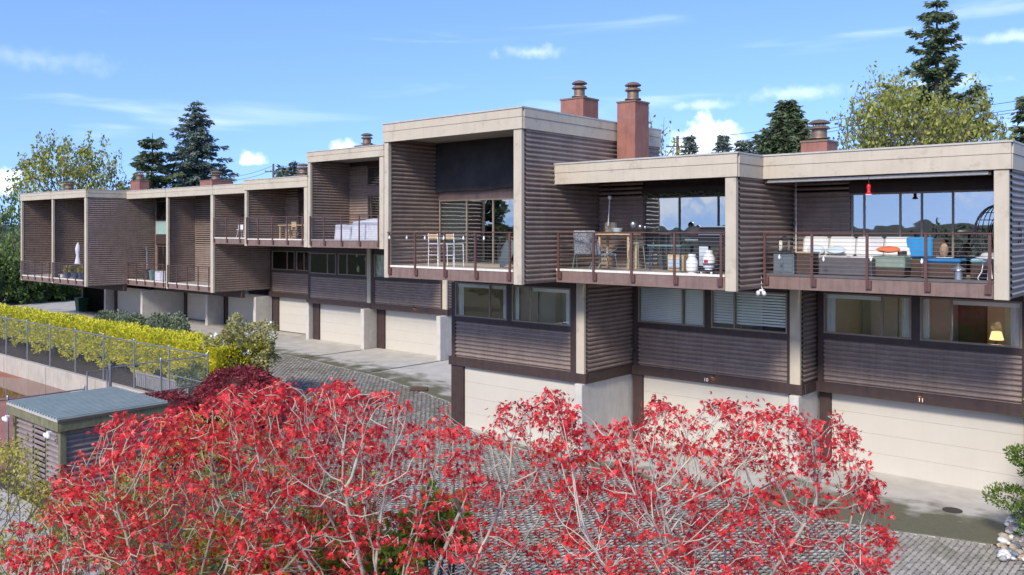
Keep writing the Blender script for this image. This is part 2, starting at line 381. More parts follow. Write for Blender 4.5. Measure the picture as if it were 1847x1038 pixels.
grid_sheet('driveway_base', 'concrete', lin(-42, 8, 50), lambda x: (interp(x, HIGH) - .1, 36), -.03)
# near ground on this side of the yard
m = MB(); m.sheet([(x, y, -.07 if y > -20 else -.1) for y in lin(-60, 16.5, 20) for x in lin(-26.5, 40, 24)], 25); struct(m.build('planting_ground', 'soil'))
m = MB(); m.sheet([(x, y, -.04) for y in (2.0, 8.2) for x in (-26.4, -14.5)], 2); struct(m.build('path', 'concrete'))
m = MB(); m.sheet([(x, y, .66 + .05 * math.sin(x * 1.7) * math.cos(y * 2)) for y in lin(15.0, 18.75, 5) for x in lin(-100, -26.4, 60)], 61); struct(m.build('hedge_bed', 'soil'))
m = MB(); m.sheet([(x, y, .40 - .30 * max(0, min(1, (x + 26.5) / 3.5))) for y in lin(13.5, 18.0, 4) for x in lin(-26.6, -22.6, 5)], 6); struct(m.build('mound_bed', 'grassy'))
# tennis court, its puddle and the wall that holds the bed
m = MB(); m.box(-66, -26.7, -5, 14.93, -.25, 0); struct(m.build('tennis_court', 'court_red'))
m = MB(); m.box(-60, -31.6, -1, 9.4, -.2, .004); struct(m.build('court_centre', 'court_green'))

# pavers: interlocking blocks with dark joints
def paver_shape():
    L, W, c, h = .203, .096, .026, .04
    top = [(-L/2 + c, -W/2), (-.02, -W/2 + .008), (.02, -W/2 - .004), (L/2 - c, -W/2), (L/2, -W/2 + c), (L/2, W/2 - c), (L/2 - c, W/2), (.02, W/2 - .008), (-.02, W/2 + .004), (-L/2 + c, W/2), (-L/2, W/2 - c), (-L/2, -W/2 + c)]
    return np.array(top), h
PT, PH = paver_shape(); PN = len(PT)
PF = [tuple(range(PN))] 
cells = []
PX, PY = .228, .118
for j in range(int((26 - 9.5) / PX)):
    y = 9.5 + j * PX
    for i in range(int((46) / PY)):
        x = -41.5 + i * PY
        yy = y + (PX / 2 if i % 2 else 0)
        if interp(x, LOW) < yy < interp(x, HIGH): cells.append((x, yy))
cells = np.array(cells)
d = np.hypot(cells[:, 0], cells[:, 1]); cz = cells @ np.array([UX[1], UY[1]]); cxp = CX + F * (cells @ np.array([UX[0], UY[0]])) / cz; cyp = HY + F * (CH - 0.0) / cz
inview = (cxp > 1560) & (cxp < 1840) & (cyp < 1050)
order = np.argsort(np.where(inview, d, 1e6))[:300]
yard = bpy.data.objects['paved_yard']
pme = bpy.data.meshes.new('paver')
pv = [(p[1], p[0], 0) for p in PT] + [(p[1] * .96, p[0] * .98, PH) for p in PT]      # long side runs away from the facade
pme.from_pydata(pv, [], [tuple(range(PN, 2 * PN))[::-1]] + [(i, i + PN, (i + 1) % PN + PN, (i + 1) % PN) for i in range(PN)]); pme.materials.append(MATS['paver']); pme.update()
sel = set(order.tolist())
for i in order:
    o = link(bpy.data.objects.new('paver', pme), yard); x, y = cells[i]
    o.location = (x, y, gz(x, y) - .035 + random.uniform(-.004, .004)); o.rotation_euler = (random.uniform(-.02, .02), random.uniform(-.02, .02), random.uniform(-.04, .04))
rest = np.array([i for i in range(len(cells)) if i not in sel])
B = np.array(pv); nb_ = len(B)
zs = np.array([gz(*cells[i]) for i in rest]) - .035 + rng.uniform(-.005, .005, len(rest))
ang = rng.uniform(-.05, .05, len(rest)); ca, sa = np.cos(ang), np.sin(ang)
VV = np.empty((len(rest), nb_, 3)); VV[:, :, 0] = B[None, :, 0] * ca[:, None] - B[None, :, 1] * sa[:, None] + cells[rest, 0][:, None]
VV[:, :, 1] = B[None, :, 0] * sa[:, None] + B[None, :, 1] * ca[:, None] + cells[rest, 1][:, None]; VV[:, :, 2] = B[None, :, 2] + zs[:, None]
tilt = rng.uniform(-.03, .03, (len(rest), 2)); VV[:, :, 2] += B[None, :, 0] * tilt[:, :1] + B[None, :, 1] * tilt[:, 1:]
# top as triangle fan + sides (as triangles so one array works)
tri = [(PN, PN + i + 1, PN + i) for i in range(1, PN - 1)] + [t for i in range(PN) for t in ((i, i + PN, (i + 1) % PN + PN), (i, (i + 1) % PN + PN, (i + 1) % PN))]
tri = [(a, c, b) for a, b, c in tri[:PN - 2]] + tri[PN - 2:]
FF = (np.array(tri)[None] + (np.arange(len(rest)) * nb_)[:, None, None]).reshape(-1, 3)
fastobj('paver_field', VV.reshape(-1, 3), FF, 'paver', yard)['kind'] = 'stuff'

# concrete aprons in front of the garages, mossy along their front edge
def mossconcrete(name):
    m = mat(name, (.45, .42, .365), .85, .13, 1.5, .25, 60)
    n = m.node_tree.nodes; l = m.node_tree.links
    b = [k for k in n if k.type == 'BSDF_PRINCIPLED'][0]; src = b.inputs['Base Color'].links[0].from_socket
    tc = n.new('ShaderNodeTexCoord'); at_ = n.new('ShaderNodeAttribute'); at_.attribute_name = 'edge'
    nz = n.new('ShaderNodeTexNoise'); nz.inputs['Scale'].default_value = 1.4; nz.inputs['Detail'].default_value = 8; l.new(tc.outputs['Object'], nz.inputs['Vector'])
    k = n.new('ShaderNodeMath'); k.operation = 'MULTIPLY_ADD'; l.new(nz.outputs[0], k.inputs[0]); k.inputs[1].default_value = .9; l.new(at_.outputs['Fac'], k.inputs[2])
    r = n.new('ShaderNodeMapRange'); l.new(k.outputs[0], r.inputs[0]); r.inputs[1].default_value = 1.16; r.inputs[2].default_value = 1.40
    n2 = n.new('ShaderNodeTexNoise'); n2.inputs['Scale'].default_value = 22; n2.inputs['Detail'].default_value = 6; l.new(tc.outputs['Object'], n2.inputs['Vector'])
    cr = n.new('ShaderNodeMixRGB'); l.new(n2.outputs[0], cr.inputs[0]); cr.inputs[1].default_value = (.075, .07, .045, 1); cr.inputs[2].default_value = (.16, .155, .09, 1)
    mx = n.new('ShaderNodeMixRGB'); l.new(r.outputs[0], mx.inputs[0]); l.new(src, mx.inputs[1]); l.new(cr.outputs[0], mx.inputs[2]); l.new(mx.outputs[0], b.inputs['Base Color'])
    return m
mossconcrete('mossconcrete')
def apron(x0, x1, y1, gap=.07, moss=0.0):
    m = MB(); P = []; ny = 16; xs = lin(x0 + gap, x1 - gap, 10); E_ = []
    for j in range(ny + 1):
        for x in xs:
            a = interp(x, HIGH) - .02; y = a + (y1 - a) * j / ny
            P.append((x, y, gz(x, y) + .022)); E_.append(1 - j / ny + moss)
    nx = len(xs); m.sheet(P, nx)
    base = len(m.v); m.add([(p[0], p[1] - .001, p[2] - .08) for p in P[:nx]], []); m.f += [(i, base + i, base + i + 1, i + 1) for i in range(nx - 1)]; m.sm += [False] * (nx - 1)
    o = m.build('driveway_apron', 'mossconcrete'); me = o.data
    a = me.attributes.new('edge', 'FLOAT', 'POINT')
    for i, v in enumerate(E_): a.data[i].value = v
    struct(o)
for x0, x1, y1 in ((-40.85, -35.1, 29.6), (-35.1, -29.3, 29.6), (-29.3, -21.5, 29.6), (-21.3, -15.35, 21.1), (-15.35, -9.7, 23.6), (-9.7, -3.6, 24.8)): apron(x0, x1, y1, moss=.30 if x0 == -9.7 else 0)

# ------------------------------------------------------------------ townhouses
def railing(t, x0, x1, y, zb, zr, zf, posts, bracket=True):
    rl = MB().box(x0, x1, y - .075, y - .005, zr - .035, zr, .006).build('railing', 'railmetal', t)
    for k, x in enumerate(posts):
        MB().box(x - .03, x + .03, y - .065, y - .018, zb + .10, zr - .04).build('post', 'railmetal', rl)
        s = 1 if k < len(posts) - 1 else -1
        if bracket: MB().box(x + s * .034, x + s * .10, y - .06, y - .004, zb + .10, zb + .30).build('bracket', 'railmetal', rl)
    n = 10
    for i in range(n):
        z = zf + .06 + (zr - .14 - zf - .06) * i / (n - 1)
        MB().tube([(x0 + .02, y - .045, z), (x1 - .02, y - .045, z)], .0055, 5).build('cable', 'cable', rl)
    return rl

def chimney(t, x0, x1, y0, y1, zb, zt, fl=.22):
    c = MB().box(x0, x1, y0, y1, zb, zt - .03).build('chimney', 'chimney', t)
    MB().box(x0 - .025, x1 + .025, y0 - .025, y1 + .025, zt - .03, zt + .02).build('chimney_cap', 'flue', c)
    cx, cy = (x0 + x1) / 2, (y0 + y1) / 2; r = fl * .82
    f = MB(); z = zt + .02
    f.lathe((cx, cy, z), [(r, 0), (r, .06), (r * 1.45, .07), (r * 1.42, .10), (r, .12), (r, .30), (r * .98, .32), (r * 1.45, .35), (r * 1.2, .42), (r * .8, .44)], 18)
    for k in range(5):
        a = k * 2 * math.pi / 5; f.tube([(cx + r * .8 * math.cos(a), cy + r * .8 * math.sin(a), z + .42), (cx + r * .8 * math.cos(a), cy + r * .8 * math.sin(a), z + .52)], .015, 5)
    f.lathe((cx, cy, z + .50), [(r * 1.4, 0), (r * 1.45, .03), (r * .9, .10), (r * .2, .13)], 18)
    f.build('flue', 'flue', c)
    return c

def window(t, x0, x1, y, z0, z1, split, frame='winframe', glass='glass', fill=None, blind=None, fw=.045, depth=.07):
    """glazed opening in a wall facing -y: frame, panes between the splits, optional blind or curtain behind each"""
    w = MB(); w.box(x0, x1, y - depth, y, z1 - fw, z1); w.box(x0, x1, y - depth, y, z0, z0 + fw)
    xs = [x0] + list(split) + [x1]
    for k, x in enumerate(xs):
        a = x if k == 0 else (x - fw if k == len(xs) - 1 else x - fw / 2)
        w.box(a, a + fw, y - depth + .004, y - .004, z0 + fw, z1 - fw)
    wo = w.build('window', frame, t)
    for k, (a, b) in enumerate(zip(xs, xs[1:])):
        MB().box(a + .01, b - .01, y - .035, y - .030, z0 + .02, z1 - .02).build('pane', glass if not isinstance(glass, list) else glass[k], wo)
        bl = blind[k] if blind else None
        if bl == 'slats':
            s = MB(); z = z0 + .05; cl = .02 if k % 2 else .03
            while z < z1 - .05:
                s.add([(a + .03, y + .062, z - .025), (b - .03, y + .062, z - .025), (b - .03, y + .055, z + .023), (a + .03, y + .055, z + .023)], [(0, 1, 2, 3)]); z += .055
            s.build('blind', 'blind', wo)
        elif bl == 'open_slats':
            s = MB(); z = z0 + .16
            while z < z1 - .03:
                s.box(a + .03, b - .03, y + .04, y + .06, z, z + .055); z += .082
            s.build('blind', 'blind', wo)
        elif bl == 'curtain':
            s = MB(); P = []; nn = 24
            for zz in (z0 + .02, z1 - .02):
                for i in range(nn): P.append((a + .02 + (b - a - .04) * i / (nn - 1), y + .07 + .02 * math.sin(i * 1.9), zz))
            s.sheet(P, nn).build('curtain', 'curtain', wo)
        elif bl == 'valance':
            MB().box(a + .02, b - .02, y + .05, y + .09, z1 - .16, z1 - .02).build('blind', 'blind', wo)
    return wo

def room(t, x0, x1, y0, y1, z0, z1, material='room', name='room'):
    """inside-facing box behind the glass"""
    m = MB(); m.box(x0, x1, y0, y1, z0, z1); m.f = [f[::-1] for i, f in enumerate(m.f) if i != 2]; m.sm = m.sm[:5]
    return m.build(name, material, t)

def digits(t, text, x, y, z, h):
    c = bpy.data.curves.new('txt', 'FONT'); c.body = text; c.size = h * 1.4; c.extrude = .006; c.align_x = 'CENTER'
    o = bpy.data.objects.new('txt', c); COL.objects.link(o)
    dg = bpy.context.evaluated_depsgraph_get(); me = bpy.data.meshes.new_from_object(o.evaluated_get(dg)); bpy.data.objects.remove(o)
    me.transform(Matrix.Rotation(R(90), 4, 'X')); me.materials.clear(); me.materials.append(MATS['number'])
    k = bpy.data.objects.new('house_number', me); link(k, t); k.location = Vector((x, y, z)) - world_loc(t); return k

HOUSES = {}
def townhouse(key, label, X0, X1, g, yup, yback, ymid, ygar, low, rooftop, fasbot, deckbot, deckfl, rail, posts, lw=False, rw=True, lpost=True, rpost=True,
              soffit='soffit_dark', trim='decktrim', floor='deckfloor', yend=None, wallside=None, number=None, lamp=None, left_open=False, pier=True, open_garage=False, door=(.37, 5.22), mid_blinds=None, rw_low=True):
    t = thing('townhouse', ((X0 + X1) / 2, ymid, g), label, 'townhouse', 'units of the stepped terrace'); HOUSES[key] = t
    yend = yend or max(ymid, yback) + 7.0
    W = .07
    # roof slab, fascia boards, cap
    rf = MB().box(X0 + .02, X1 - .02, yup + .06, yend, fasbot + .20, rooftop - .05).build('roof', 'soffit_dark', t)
    zj = fasbot + (rooftop - fasbot) * .55
    sides = [((X0 - .02, X1 + .02), (yup - .04, yup + .02), 'f')]
    def fas(x0, x1, y0, y1):
        MB().box(x0, x1, y0, y1, fasbot, zj - .004, .006).build('fascia_board', 'beige', rf)
        dx = .012 if x1 - x0 < .2 else 0; dy = .012 if y1 - y0 < .2 else 0
        MB().box(x0 - (dx if x0 < (X0 + X1) / 2 else 0), x1 + (dx if x1 > (X0 + X1) / 2 else 0), y0 - dy, y1, zj, rooftop - .03, .006).build('fascia_board', 'beige', rf)
    fas(X0 - .02, X1 + .02, yup - .05, yup + .02)
    fas(X1 - .03, X1 + .04, yup + .024, yend); 
    if lw: fas(X0 - .04, X0 + .03, yup + .024, yend)
    MB().box(X0 - .045, X1 + .06, yup - .085, yend + .02, rooftop - .03, rooftop + .012).build('roof_cap', 'cap', rf)
    # soffit
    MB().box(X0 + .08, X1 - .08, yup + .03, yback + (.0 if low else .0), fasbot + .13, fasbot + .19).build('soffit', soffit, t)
    # right party wall, corrugated on both faces
    zlo = deckbot if not (low is False and False) else deckbot
    def wall(x, s0, s1, za, zb, outer, inner, name='side_wall'):
        w_ = MB().box(x - .045, x + .045, s0 + .005, s1 - .005, za + .005, zb).build(name, 'trim', t)
        if outer: corr((x + .046, s0), (x + .046, s1), za, zb, (1, 0)).build('siding_panel', 'siding', w_)
        if inner: corr((x - .046, s1), (x - .046, s0), za, zb, (-1, 0)).build('siding_panel', 'siding', w_)
        return w_
    ztop = fasbot + .13
    if rw: wall(X1 - .09, yup + .13, yend, deckbot, ztop, True, True)
    if lw: wall(X0 + .09, yup + .13, yend, deckbot, ztop, True, True)
    # posts
    if lpost: MB().box(X0 + .0, X0 + .20, yup - .012, yup + .125, deckbot - .02, fasbot - .004, .008).build('corner_post', 'beige', t)
    if rpost: MB().box(X1 - .32, X1 - .03, yup - .012, yup + .125, deckbot - .02, fasbot - .004, .008).build('corner_post', 'beige', t)
    # deck
    xa, xb = X0 + (.20 if lpost else .02), X1 - (.33 if rpost else .10)
    dk = MB().box(X0 + .1, X1 - .14, yup + .06, yback + .3, deckbot + .06, deckfl - .02).build('deck', 'deckdark' if floor == 'deckdark' else 'deckfloor', t)
    MB().box(xa + .002, xb - .002, yup, yup + .055, deckbot, deckfl - .03).build('deck_beam', 'beam', dk)
    MB().box(xa + .003, xb - .003, yup - .02, yup + .12, deckfl - .03, deckfl + .03).build('deck_edge', trim, dk)
    k = 0; y = yup + .13
    while y < yback + .1:       # deck boards
        MB().box(X0 + .14, X1 - .15, y, y + .135, deckfl - .018, deckfl + .006).build('deck_board', floor, dk); y += .143
    railing(t, xa, xb, yup, deckbot, rail, deckfl + .03, posts)
    # underside of the projecting storey
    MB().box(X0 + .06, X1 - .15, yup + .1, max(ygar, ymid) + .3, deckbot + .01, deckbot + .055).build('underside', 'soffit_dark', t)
    # balcony back wall is made by the caller (glazing differs); middle storey
    if not low:
        zs0, zs1, zw0, zw1 = g + 2.42, g + 3.65, g + 3.82, g + 4.98
        mw = MB().box(X0 + .05, X1 - .36, ymid + .06, ymid + .12, zs0, zs1 + .1).build('front_wall', 'trim', t)
        corr((X0 + .22, ymid + .05), (X1 - .42, ymid + .05), zs0, zs1, (0, -1)).build('siding_panel', 'siding', mw)
        MB().box(X0 + .20, X1 - .40, ymid - .01, ymid + .07, zs1, zw0).build('sill_board', 'trim', mw)
        MB().box(X0 + .20, X1 - .40, ymid - .004, ymid + .07, zw1, deckbot + .01).build('head_board', 'trim', mw)
        for a, b in ((X0 + .08, X0 + .25), (X0 + 2.62, X0 + 2.84), (X0 + 5.22, X1 - .345)):
            MB().box(a, b, ymid - .018, ymid + .07, zs1 if a > X0 + 1 and a < X0 + 5 else zs0, zw1 + .002).build('wall_board', 'trim', mw)
        bl = mid_blinds or [[None, None], [None, None]]
        window(t, X0 + .25, X0 + 2.62, ymid + .05, zw0, zw1, [X0 + 1.86], 'winframe_tan', 'glass', blind=bl[0])
        window(t, X0 + 2.84, X0 + 5.22, ymid + .05, zw0, zw1, [X0 + 3.60], 'winframe_tan', 'glass', blind=bl[1])
        room(t, X0 + .12, X1 - .2, ymid + .13, ymid + 3.6, g + 2.75, g + 5.3, 'room')
        for (a, b) in ((X0 + .30, X0 + .55), (X0 + 2.35, X0 + 2.58), (X0 + 2.88, X0 + 3.05), (X0 + 4.95, X0 + 5.18)):
            if not mid_blinds or 'slats' not in str(mid_blinds):
                P = [(a + (b - a) * i / 11, ymid + .115 + .012 * math.sin(i * 2.1), zz) for zz in (zw0 - .05, zw1 - .02) for i in range(12)]; MB().sheet(P, 12).build('curtain', 'curtain', t)
        for k, (a, b) in enumerate(((X0 + .5, X0 + 1.3), (X0 + 1.34, X0 + 2.1), (X0 + 3.0, X0 + 3.7), (X0 + 4.2, X0 + 4.9))):
            MB().box(a, b, ymid + 3.2, ymid + 3.55, g + 2.78, g + 4.75, .01).build('closet_door', ('room_light', 'room_light', 'room_dark', 'palegreen')[k], t)
        MB().box(X1 - .34, X1 - .04, ymid - .05, ymid + .06, zs0 - .02, deckbot + .02, .008).build('corner_post', 'beige', t)
        # side of the middle storey, seen where the next unit stands back
        if rw_low: wall(X1 - .09, ymid + .065, ymid + 3.4, zs0, deckbot + .005, True, False)
    # garage level
    zd = g + 2.13
    gt = MB().box(X0 - .02, X1 + .02, min(ymid, ygar) - .06, min(ymid, ygar) + .14, zd, g + 2.42 if not low else deckbot + .02).build('garage_header', 'trim', t)
    if not low:
        MB().box(X1 - .1, X1 + .05, min(ymid, ygar) + .145, ymid + 2.6, zd + .004, g + 2.415).build('side_header', 'trim', gt)
    MB().box(X0 + .05, X0 + door[0] - .004, ygar - .10, ygar + .02, g - .05, zd - .003).build('door_post', 'trim', gt)
    MB().box(X0 + door[1] + .004, X0 + door[1] + .09, ygar - .09, ygar + .02, g - .05, zd - .003).build('door_post', 'trim', gt)
    if open_garage:
        room(t, X0 + .1, X1 - .3, ygar + .05, ygar + 5.5, g - .02, zd + .2, 'room_dark', 'garage_interior')
    else:
        gd = MB().box(X0 + door[0], X0 + door[1], ygar + .03, ygar + .05, g, zd - .004).build('garage_door', 'trim', t)
        for k in range(4):
            h = (zd - g - .02) / 4
            MB().box(X0 + door[0] + .003, X0 + door[1] - .003, ygar - .01, ygar + .028, g + .015 + k * h, g + .015 + (k + 1) * h - .004, .003).build('door_panel', 'garage', gd)
        MB().box(X0 + door[0] + .01, X0 + door[1] - .01, ygar - .012, ygar + .03, g - .005, g + .012).build('door_seal', 'iron', gd)
    if pier:
        a, b = pier if isinstance(pier, tuple) else (min(ymid, ygar) - .10, ygar + 2.6)
        zt = zd - .006
        MB().box(X1 - .30, X1 - .02, a, b, g - .35, zt, .02).build('wing_wall', 'stucco', t)
    # rear body so the unit is closed from other sides
    MB().box(X0 + .16, X1 - .16, yend - .3, yend - .1, g - .3, fasbot + .15).build('rear_wall', 'siding', t)
    if number:
        digits(t, number[0], number[1], min(ymid, ygar) - .068, zd + .06, .11)
    if lamp is not None:
        lm = MB().box(lamp - .05, lamp + .05, min(ymid, ygar) - .12, min(ymid, ygar) - .062, g + 2.35, g + 2.415).build('garage_lamp', 'iron', t)
        MB().box(lamp - .035, lamp + .035, min(ymid, ygar) - .115, min(ymid, ygar) - .07, g + 2.335, g + 2.348).build('bulb', 'amber', lm)
        ld = bpy.data.lights.new('garage_lamp_light', 'POINT'); ld.energy = .12; ld.color = (1, .5, .15); ld.shadow_soft_size = .03
        lo = bpy.data.objects.new('garage_lamp_light', ld); link(lo, lm); lo.location = Vector((lamp, min(ymid, ygar) - .12, g + 2.28)) - world_loc(lm)
    return t

def rel(X0, X1): return [X0 + .10 + (X1 - .42 - X0 - .0) * i / 4 for i in range(5)]
GL = .52
P5 = lambda x: [x + .26, x + 1.36, x + 2.66, x + 3.95, x + 5.30]
t9 = townhouse('9', 'tall end unit with high flat roof, black shade cloth and two bar chairs on balcony', -21.05, -15.25, 0, 17.98, 20.23, 20.95, 21.05, False, 10.17, 9.57, 5.27, 5.63, 6.72,
               [-20.78, -19.56, -18.27, -17.0, -15.68], lw=True, soffit='soffit', yend=25.2, mid_blinds=[['valance', 'valance'], [None, 'valance']], door=(.62, 5.48), pier=(20.75, 23.6))
t10 = townhouse('10', 'low roofed unit numbered 10 with barbecue and patterned chairs on balcony', -15.25, -9.6, 0, 19.47, 21.6, 23.45, 23.55, False, 8.68, 8.08, 5.27, 5.63, 6.72,
                [-15.12, -13.89, -12.64, -11.33, -10.01], lpost=False, number=('10', -12.55, 0), lamp=-12.33, mid_blinds=[['slats', 'slats'], ['open_slats', 'open_slats']], pier=(23.25, 25.0), door=(.40, 5.25))
t11 = townhouse('11', 'low roofed unit numbered 11 with white sectional sofa on balcony at right edge', -9.6, -3.97, 0, 20.9, 22.78, 24.4, 24.7, False, 8.69, 8.08, 5.27, 5.63, 6.71,
                [-9.52, -8.29, -6.96, -5.66, -4.36], lpost=False, number=('11', -6.72, 0), lamp=-6.75, trim='deckdark', floor='deckdark', mid_blinds=[['valance', None], [None, 'valance']])
L7 = townhouse('L7', 'tall unit with light furniture covers on balcony, right end of far row', -35.1, -29.4, GL, 25.1, 27.5, 29.1, 29.55, False, 10.60, 10.08, 5.94, 6.30, 7.46,
               [-34.86, -33.75, -32.42, -31.1, -29.75], lw=True, soffit='soffit', pier=(28.6, 29.5), lamp=-31.7, mid_blinds=[['slats', None], [None, 'slats']], door=(.62, 5.38), trim='greywood', floor='deckdark')
L6 = townhouse('L6', 'low roofed unit with pale wooden table and chairs on upper balcony', -40.75, -35.1, GL, 25.1, 27.5, 29.1, 29.55, False, 9.45, 8.90, 5.95, 6.30, 7.47,
               [-40.5, -39.4, -38.1, -36.8, -35.5], lw=True, rw=False, pier=(28.6, 29.5), door=(.62, 5.38), mid_blinds=[[None, None], [None, 'slats']])
L5 = townhouse('L5', 'low roofed unit with single white chair on upper balcony', -46.5, -40.75, GL, 26.57, 28.5, 30.4, 30.7, False, 9.42, 8.87, 5.97, 6.32, 7.48,
               [-46.4, -45.0, -43.6, -42.2], lpost=False, rw=False, rpost=False, pier=(29.2, 30.6), lamp=-41.2, door=(.62, 5.4), mid_blinds=[['slats', None], ['slats', None]], rw_low=False)
L4 = townhouse('L4', 'unit with empty two storey high balcony and low deck in middle of far row', -52.2, -46.5, GL, 26.57, 28.5, 28.5, 30.7, True, 9.42, 8.87, 3.08, 3.43, 4.58,
               [-51.95, -50.8, -49.5, -48.2, -46.95], pier=(29.4, 30.6), yend=36)
L3 = townhouse('L3', 'unit with patio heater on its two storey high balcony', -57.6, -52.2, GL, 26.57, 28.5, 28.5, 30.7, True, 9.42, 8.88, 3.08, 3.45, 4.6,
               [-57.4, -56.2, -55.0, -53.7, -52.5], lpost=False, rpost=False, pier=(29.4, 30.6), yend=36)
L2 = townhouse('L2', 'projecting unit with closed white parasol and plant pots on low deck', -63.25, -57.6, GL, 23.9, 26.4, 26.4, 28.3, True, 9.45, 8.93, 3.10, 3.46, 4.54,
               [-63.0, -61.8, -60.5, -59.2, -58.0], pier=(27.6, 31), yend=34, open_garage=False)
L1 = townhouse('L1', 'leftmost unit of far row, with empty two storey high balcony', -68.95, -63.25, GL, 23.9, 26.4, 26.4, 28.3, True, 9.46, 8.94, 3.10, 3.46, 4.54,
               [-68.7, -67.5, -66.2, -64.9, -63.6], lw=True, pier=(27.6, 31), yend=34, rpost=False, open_garage=True)

# balcony back walls: corrugated part and glazed sliding doors
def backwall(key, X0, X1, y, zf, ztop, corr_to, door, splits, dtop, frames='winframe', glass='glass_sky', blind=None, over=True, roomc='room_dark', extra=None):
    t = HOUSES[key]
    w = MB().box(X0 + .05, X1 - .15, y + .05, y + .10, dtop + .05, ztop).build('balcony_wall', 'trim', t)
    if corr_to > X0 + .2:
        corr((X0 + .02, y + .05), (corr_to, y + .05), zf, ztop if over else dtop, (0, -1)).build('siding_panel', 'siding', w)
        MB().box(X0 + .05, corr_to - .01, y + .055, y + .10, zf - .02, dtop + .06).build('sheathing', 'trim', w)
    if door[1] < X1 - .3:
        corr((door[1] + .02, y + .05), (X1 - .15, y + .05), zf, ztop, (0, -1)).build('siding_panel', 'siding', w)
        MB().box(door[1] + .03, X1 - .15, y + .055, y + .10, zf - .02, dtop + .06).build('sheathing', 'trim', w)
    MB().box(door[0] - .06, door[1] + .05, y - .02, y + .049, dtop, ztop if not over else min(ztop, dtop + .28)).build('door_header', 'beam' if key in ('9', 'L7') else 'trim', w)
    window(t, door[0], door[1], y + .04, zf, dtop, splits, frames, glass, blind=blind)
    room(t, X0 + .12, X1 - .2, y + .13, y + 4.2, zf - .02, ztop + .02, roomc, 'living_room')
backwall('9', -21.05, -15.25, 20.23, 5.64, 9.7, -21.0, (-20.84, -15.5), [-19.55, -18.38, -17.0], 7.78, over=False, frames='winframe_tan', blind=['curtain', None, None, None])
backwall('10', -15.25, -9.6, 21.6, 5.64, 8.2, -13.65, (-13.62, -9.8), [-12.43, -11.21], 7.74, over=True, blind=['slats', None, None], roomc='room')
backwall('11', -9.6, -3.97, 22.78, 5.64, 8.2, -8.03, (-8.0, -4.2), [-7.67, -6.78, -6.27, -5.56], 7.73, over=True, frames='winframe_tan')
backwall('L6', -40.75, -35.1, 27.5, 6.31, 9.05, -39.35, (-39.3, -35.6), [-38.3, -37.0], 8.5)
backwall('L5', -46.5, -40.75, 28.5, 6.33, 9.0, -44.5, (-44.4, -41.2), [-43.3, -42.2], 8.5)
backwall('L4', -52.2, -46.5, 28.5, 3.44, 9.0, -49.0, (-48.6, -47.0), [-47.8], 5.8, over=True)
backwall('L3', -57.6, -52.2, 28.5, 3.46, 9.0, -57.3, (-57.2, -55.6), [-56.4], 5.7, over=True)
backwall('L2', -63.25, -57.6, 26.4, 3.47, 9.05, -60.5, (-60.2, -58.2), [-59.2], 5.7, over=True)
backwall('L1', -68.95, -63.25, 26.4, 3.47, 9.05, -66.0, (-65.8, -63.8), [-64.8], 5.7, over=True)
# L7: two windows one above the other beside a corrugated wall
t = L7; w = MB().box(-35.05, -29.6, 27.56, 27.62, 6.3, 10.2).build('balcony_wall', 'trim', t)
corr((-35.08, 27.55), (-33.48, 27.55), 6.31, 10.0, (0, -1)).build('siding_panel', 'siding', w)
MB().box(-33.48, -29.6, 27.48, 27.55, 9.92, 10.2).build('door_header', 'trim', w); MB().box(-33.48, -29.6, 27.49, 27.55, 8.5, 8.97).build('door_header', 'beam', w)
window(t, -33.45, -29.6, 27.55, 8.98, 9.92, [-32.35, -31.0], glass='glass_sky'); window(t, -33.45, -29.6, 27.55, 6.34, 8.5, [-33.2, -32.0, -30.8], glass='glass_sky')
# L3/L4: upper window and pale panel above the door
for t, a, b in ((L3, -57.2, -55.6), (L4, -48.6, -47.0)):
    window(t, a, b, 28.44, 7.4, 8.75, [], glass='glass'); MB().box(a + .02, b - .02, 28.36, 28.43, 6.5, 7.38).build('wall_panel', 'palegreen', t); MB().box(a, b, 28.37, 28.43, 5.82, 6.48).build('wall_panel', 'trim', t)

# shade cloth over the sliding doors of the tall unit
sh = MB(); P = []
for j, z in enumerate((9.66, 9.2, 8.6, 8.08)):
    for i in range(15):
        x = -20.95 + 5.45 * i / 14; P.append((x, 20.10 - .03 * math.sin(i * 1.3 + j) - .05 * (j == 3), z + (.035 * math.sin(i * .9) - .05 * (i < 4) if j == 3 else 0)))
sh.sheet(P, 15).build('shade_cloth', 'blackcloth', t9)

# chimneys
chimney(t9, -15.24 + .12, -14.45, 22.42, 23.2, 8.70, 10.78, .22)
chimney(t9, -17.5, -16.57, 22.6, 23.45, 10.1, 11.12, .22)
chimney(t11, -9.9, -9.14, 24.1, 24.9, 8.6, 9.32, .26)
chimney(L7, -35.0, -33.75, 27.9, 28.5, 10.5, 11.10, .26)
chimney(L6, -40.7, -39.75, 28.2, 28.7, 9.4, 9.86, .30)
chimney(L4, -52.0, -50.5, 28.75, 30.2, 9.3, 10.0, .34)
chimney(L3, -57.5, -56.2, 26.75, 27.4, 9.3, 10.10, .26)
chimney(L1, -65.0, -63.4, 25.1, 25.8, 9.3, 9.68, .36)

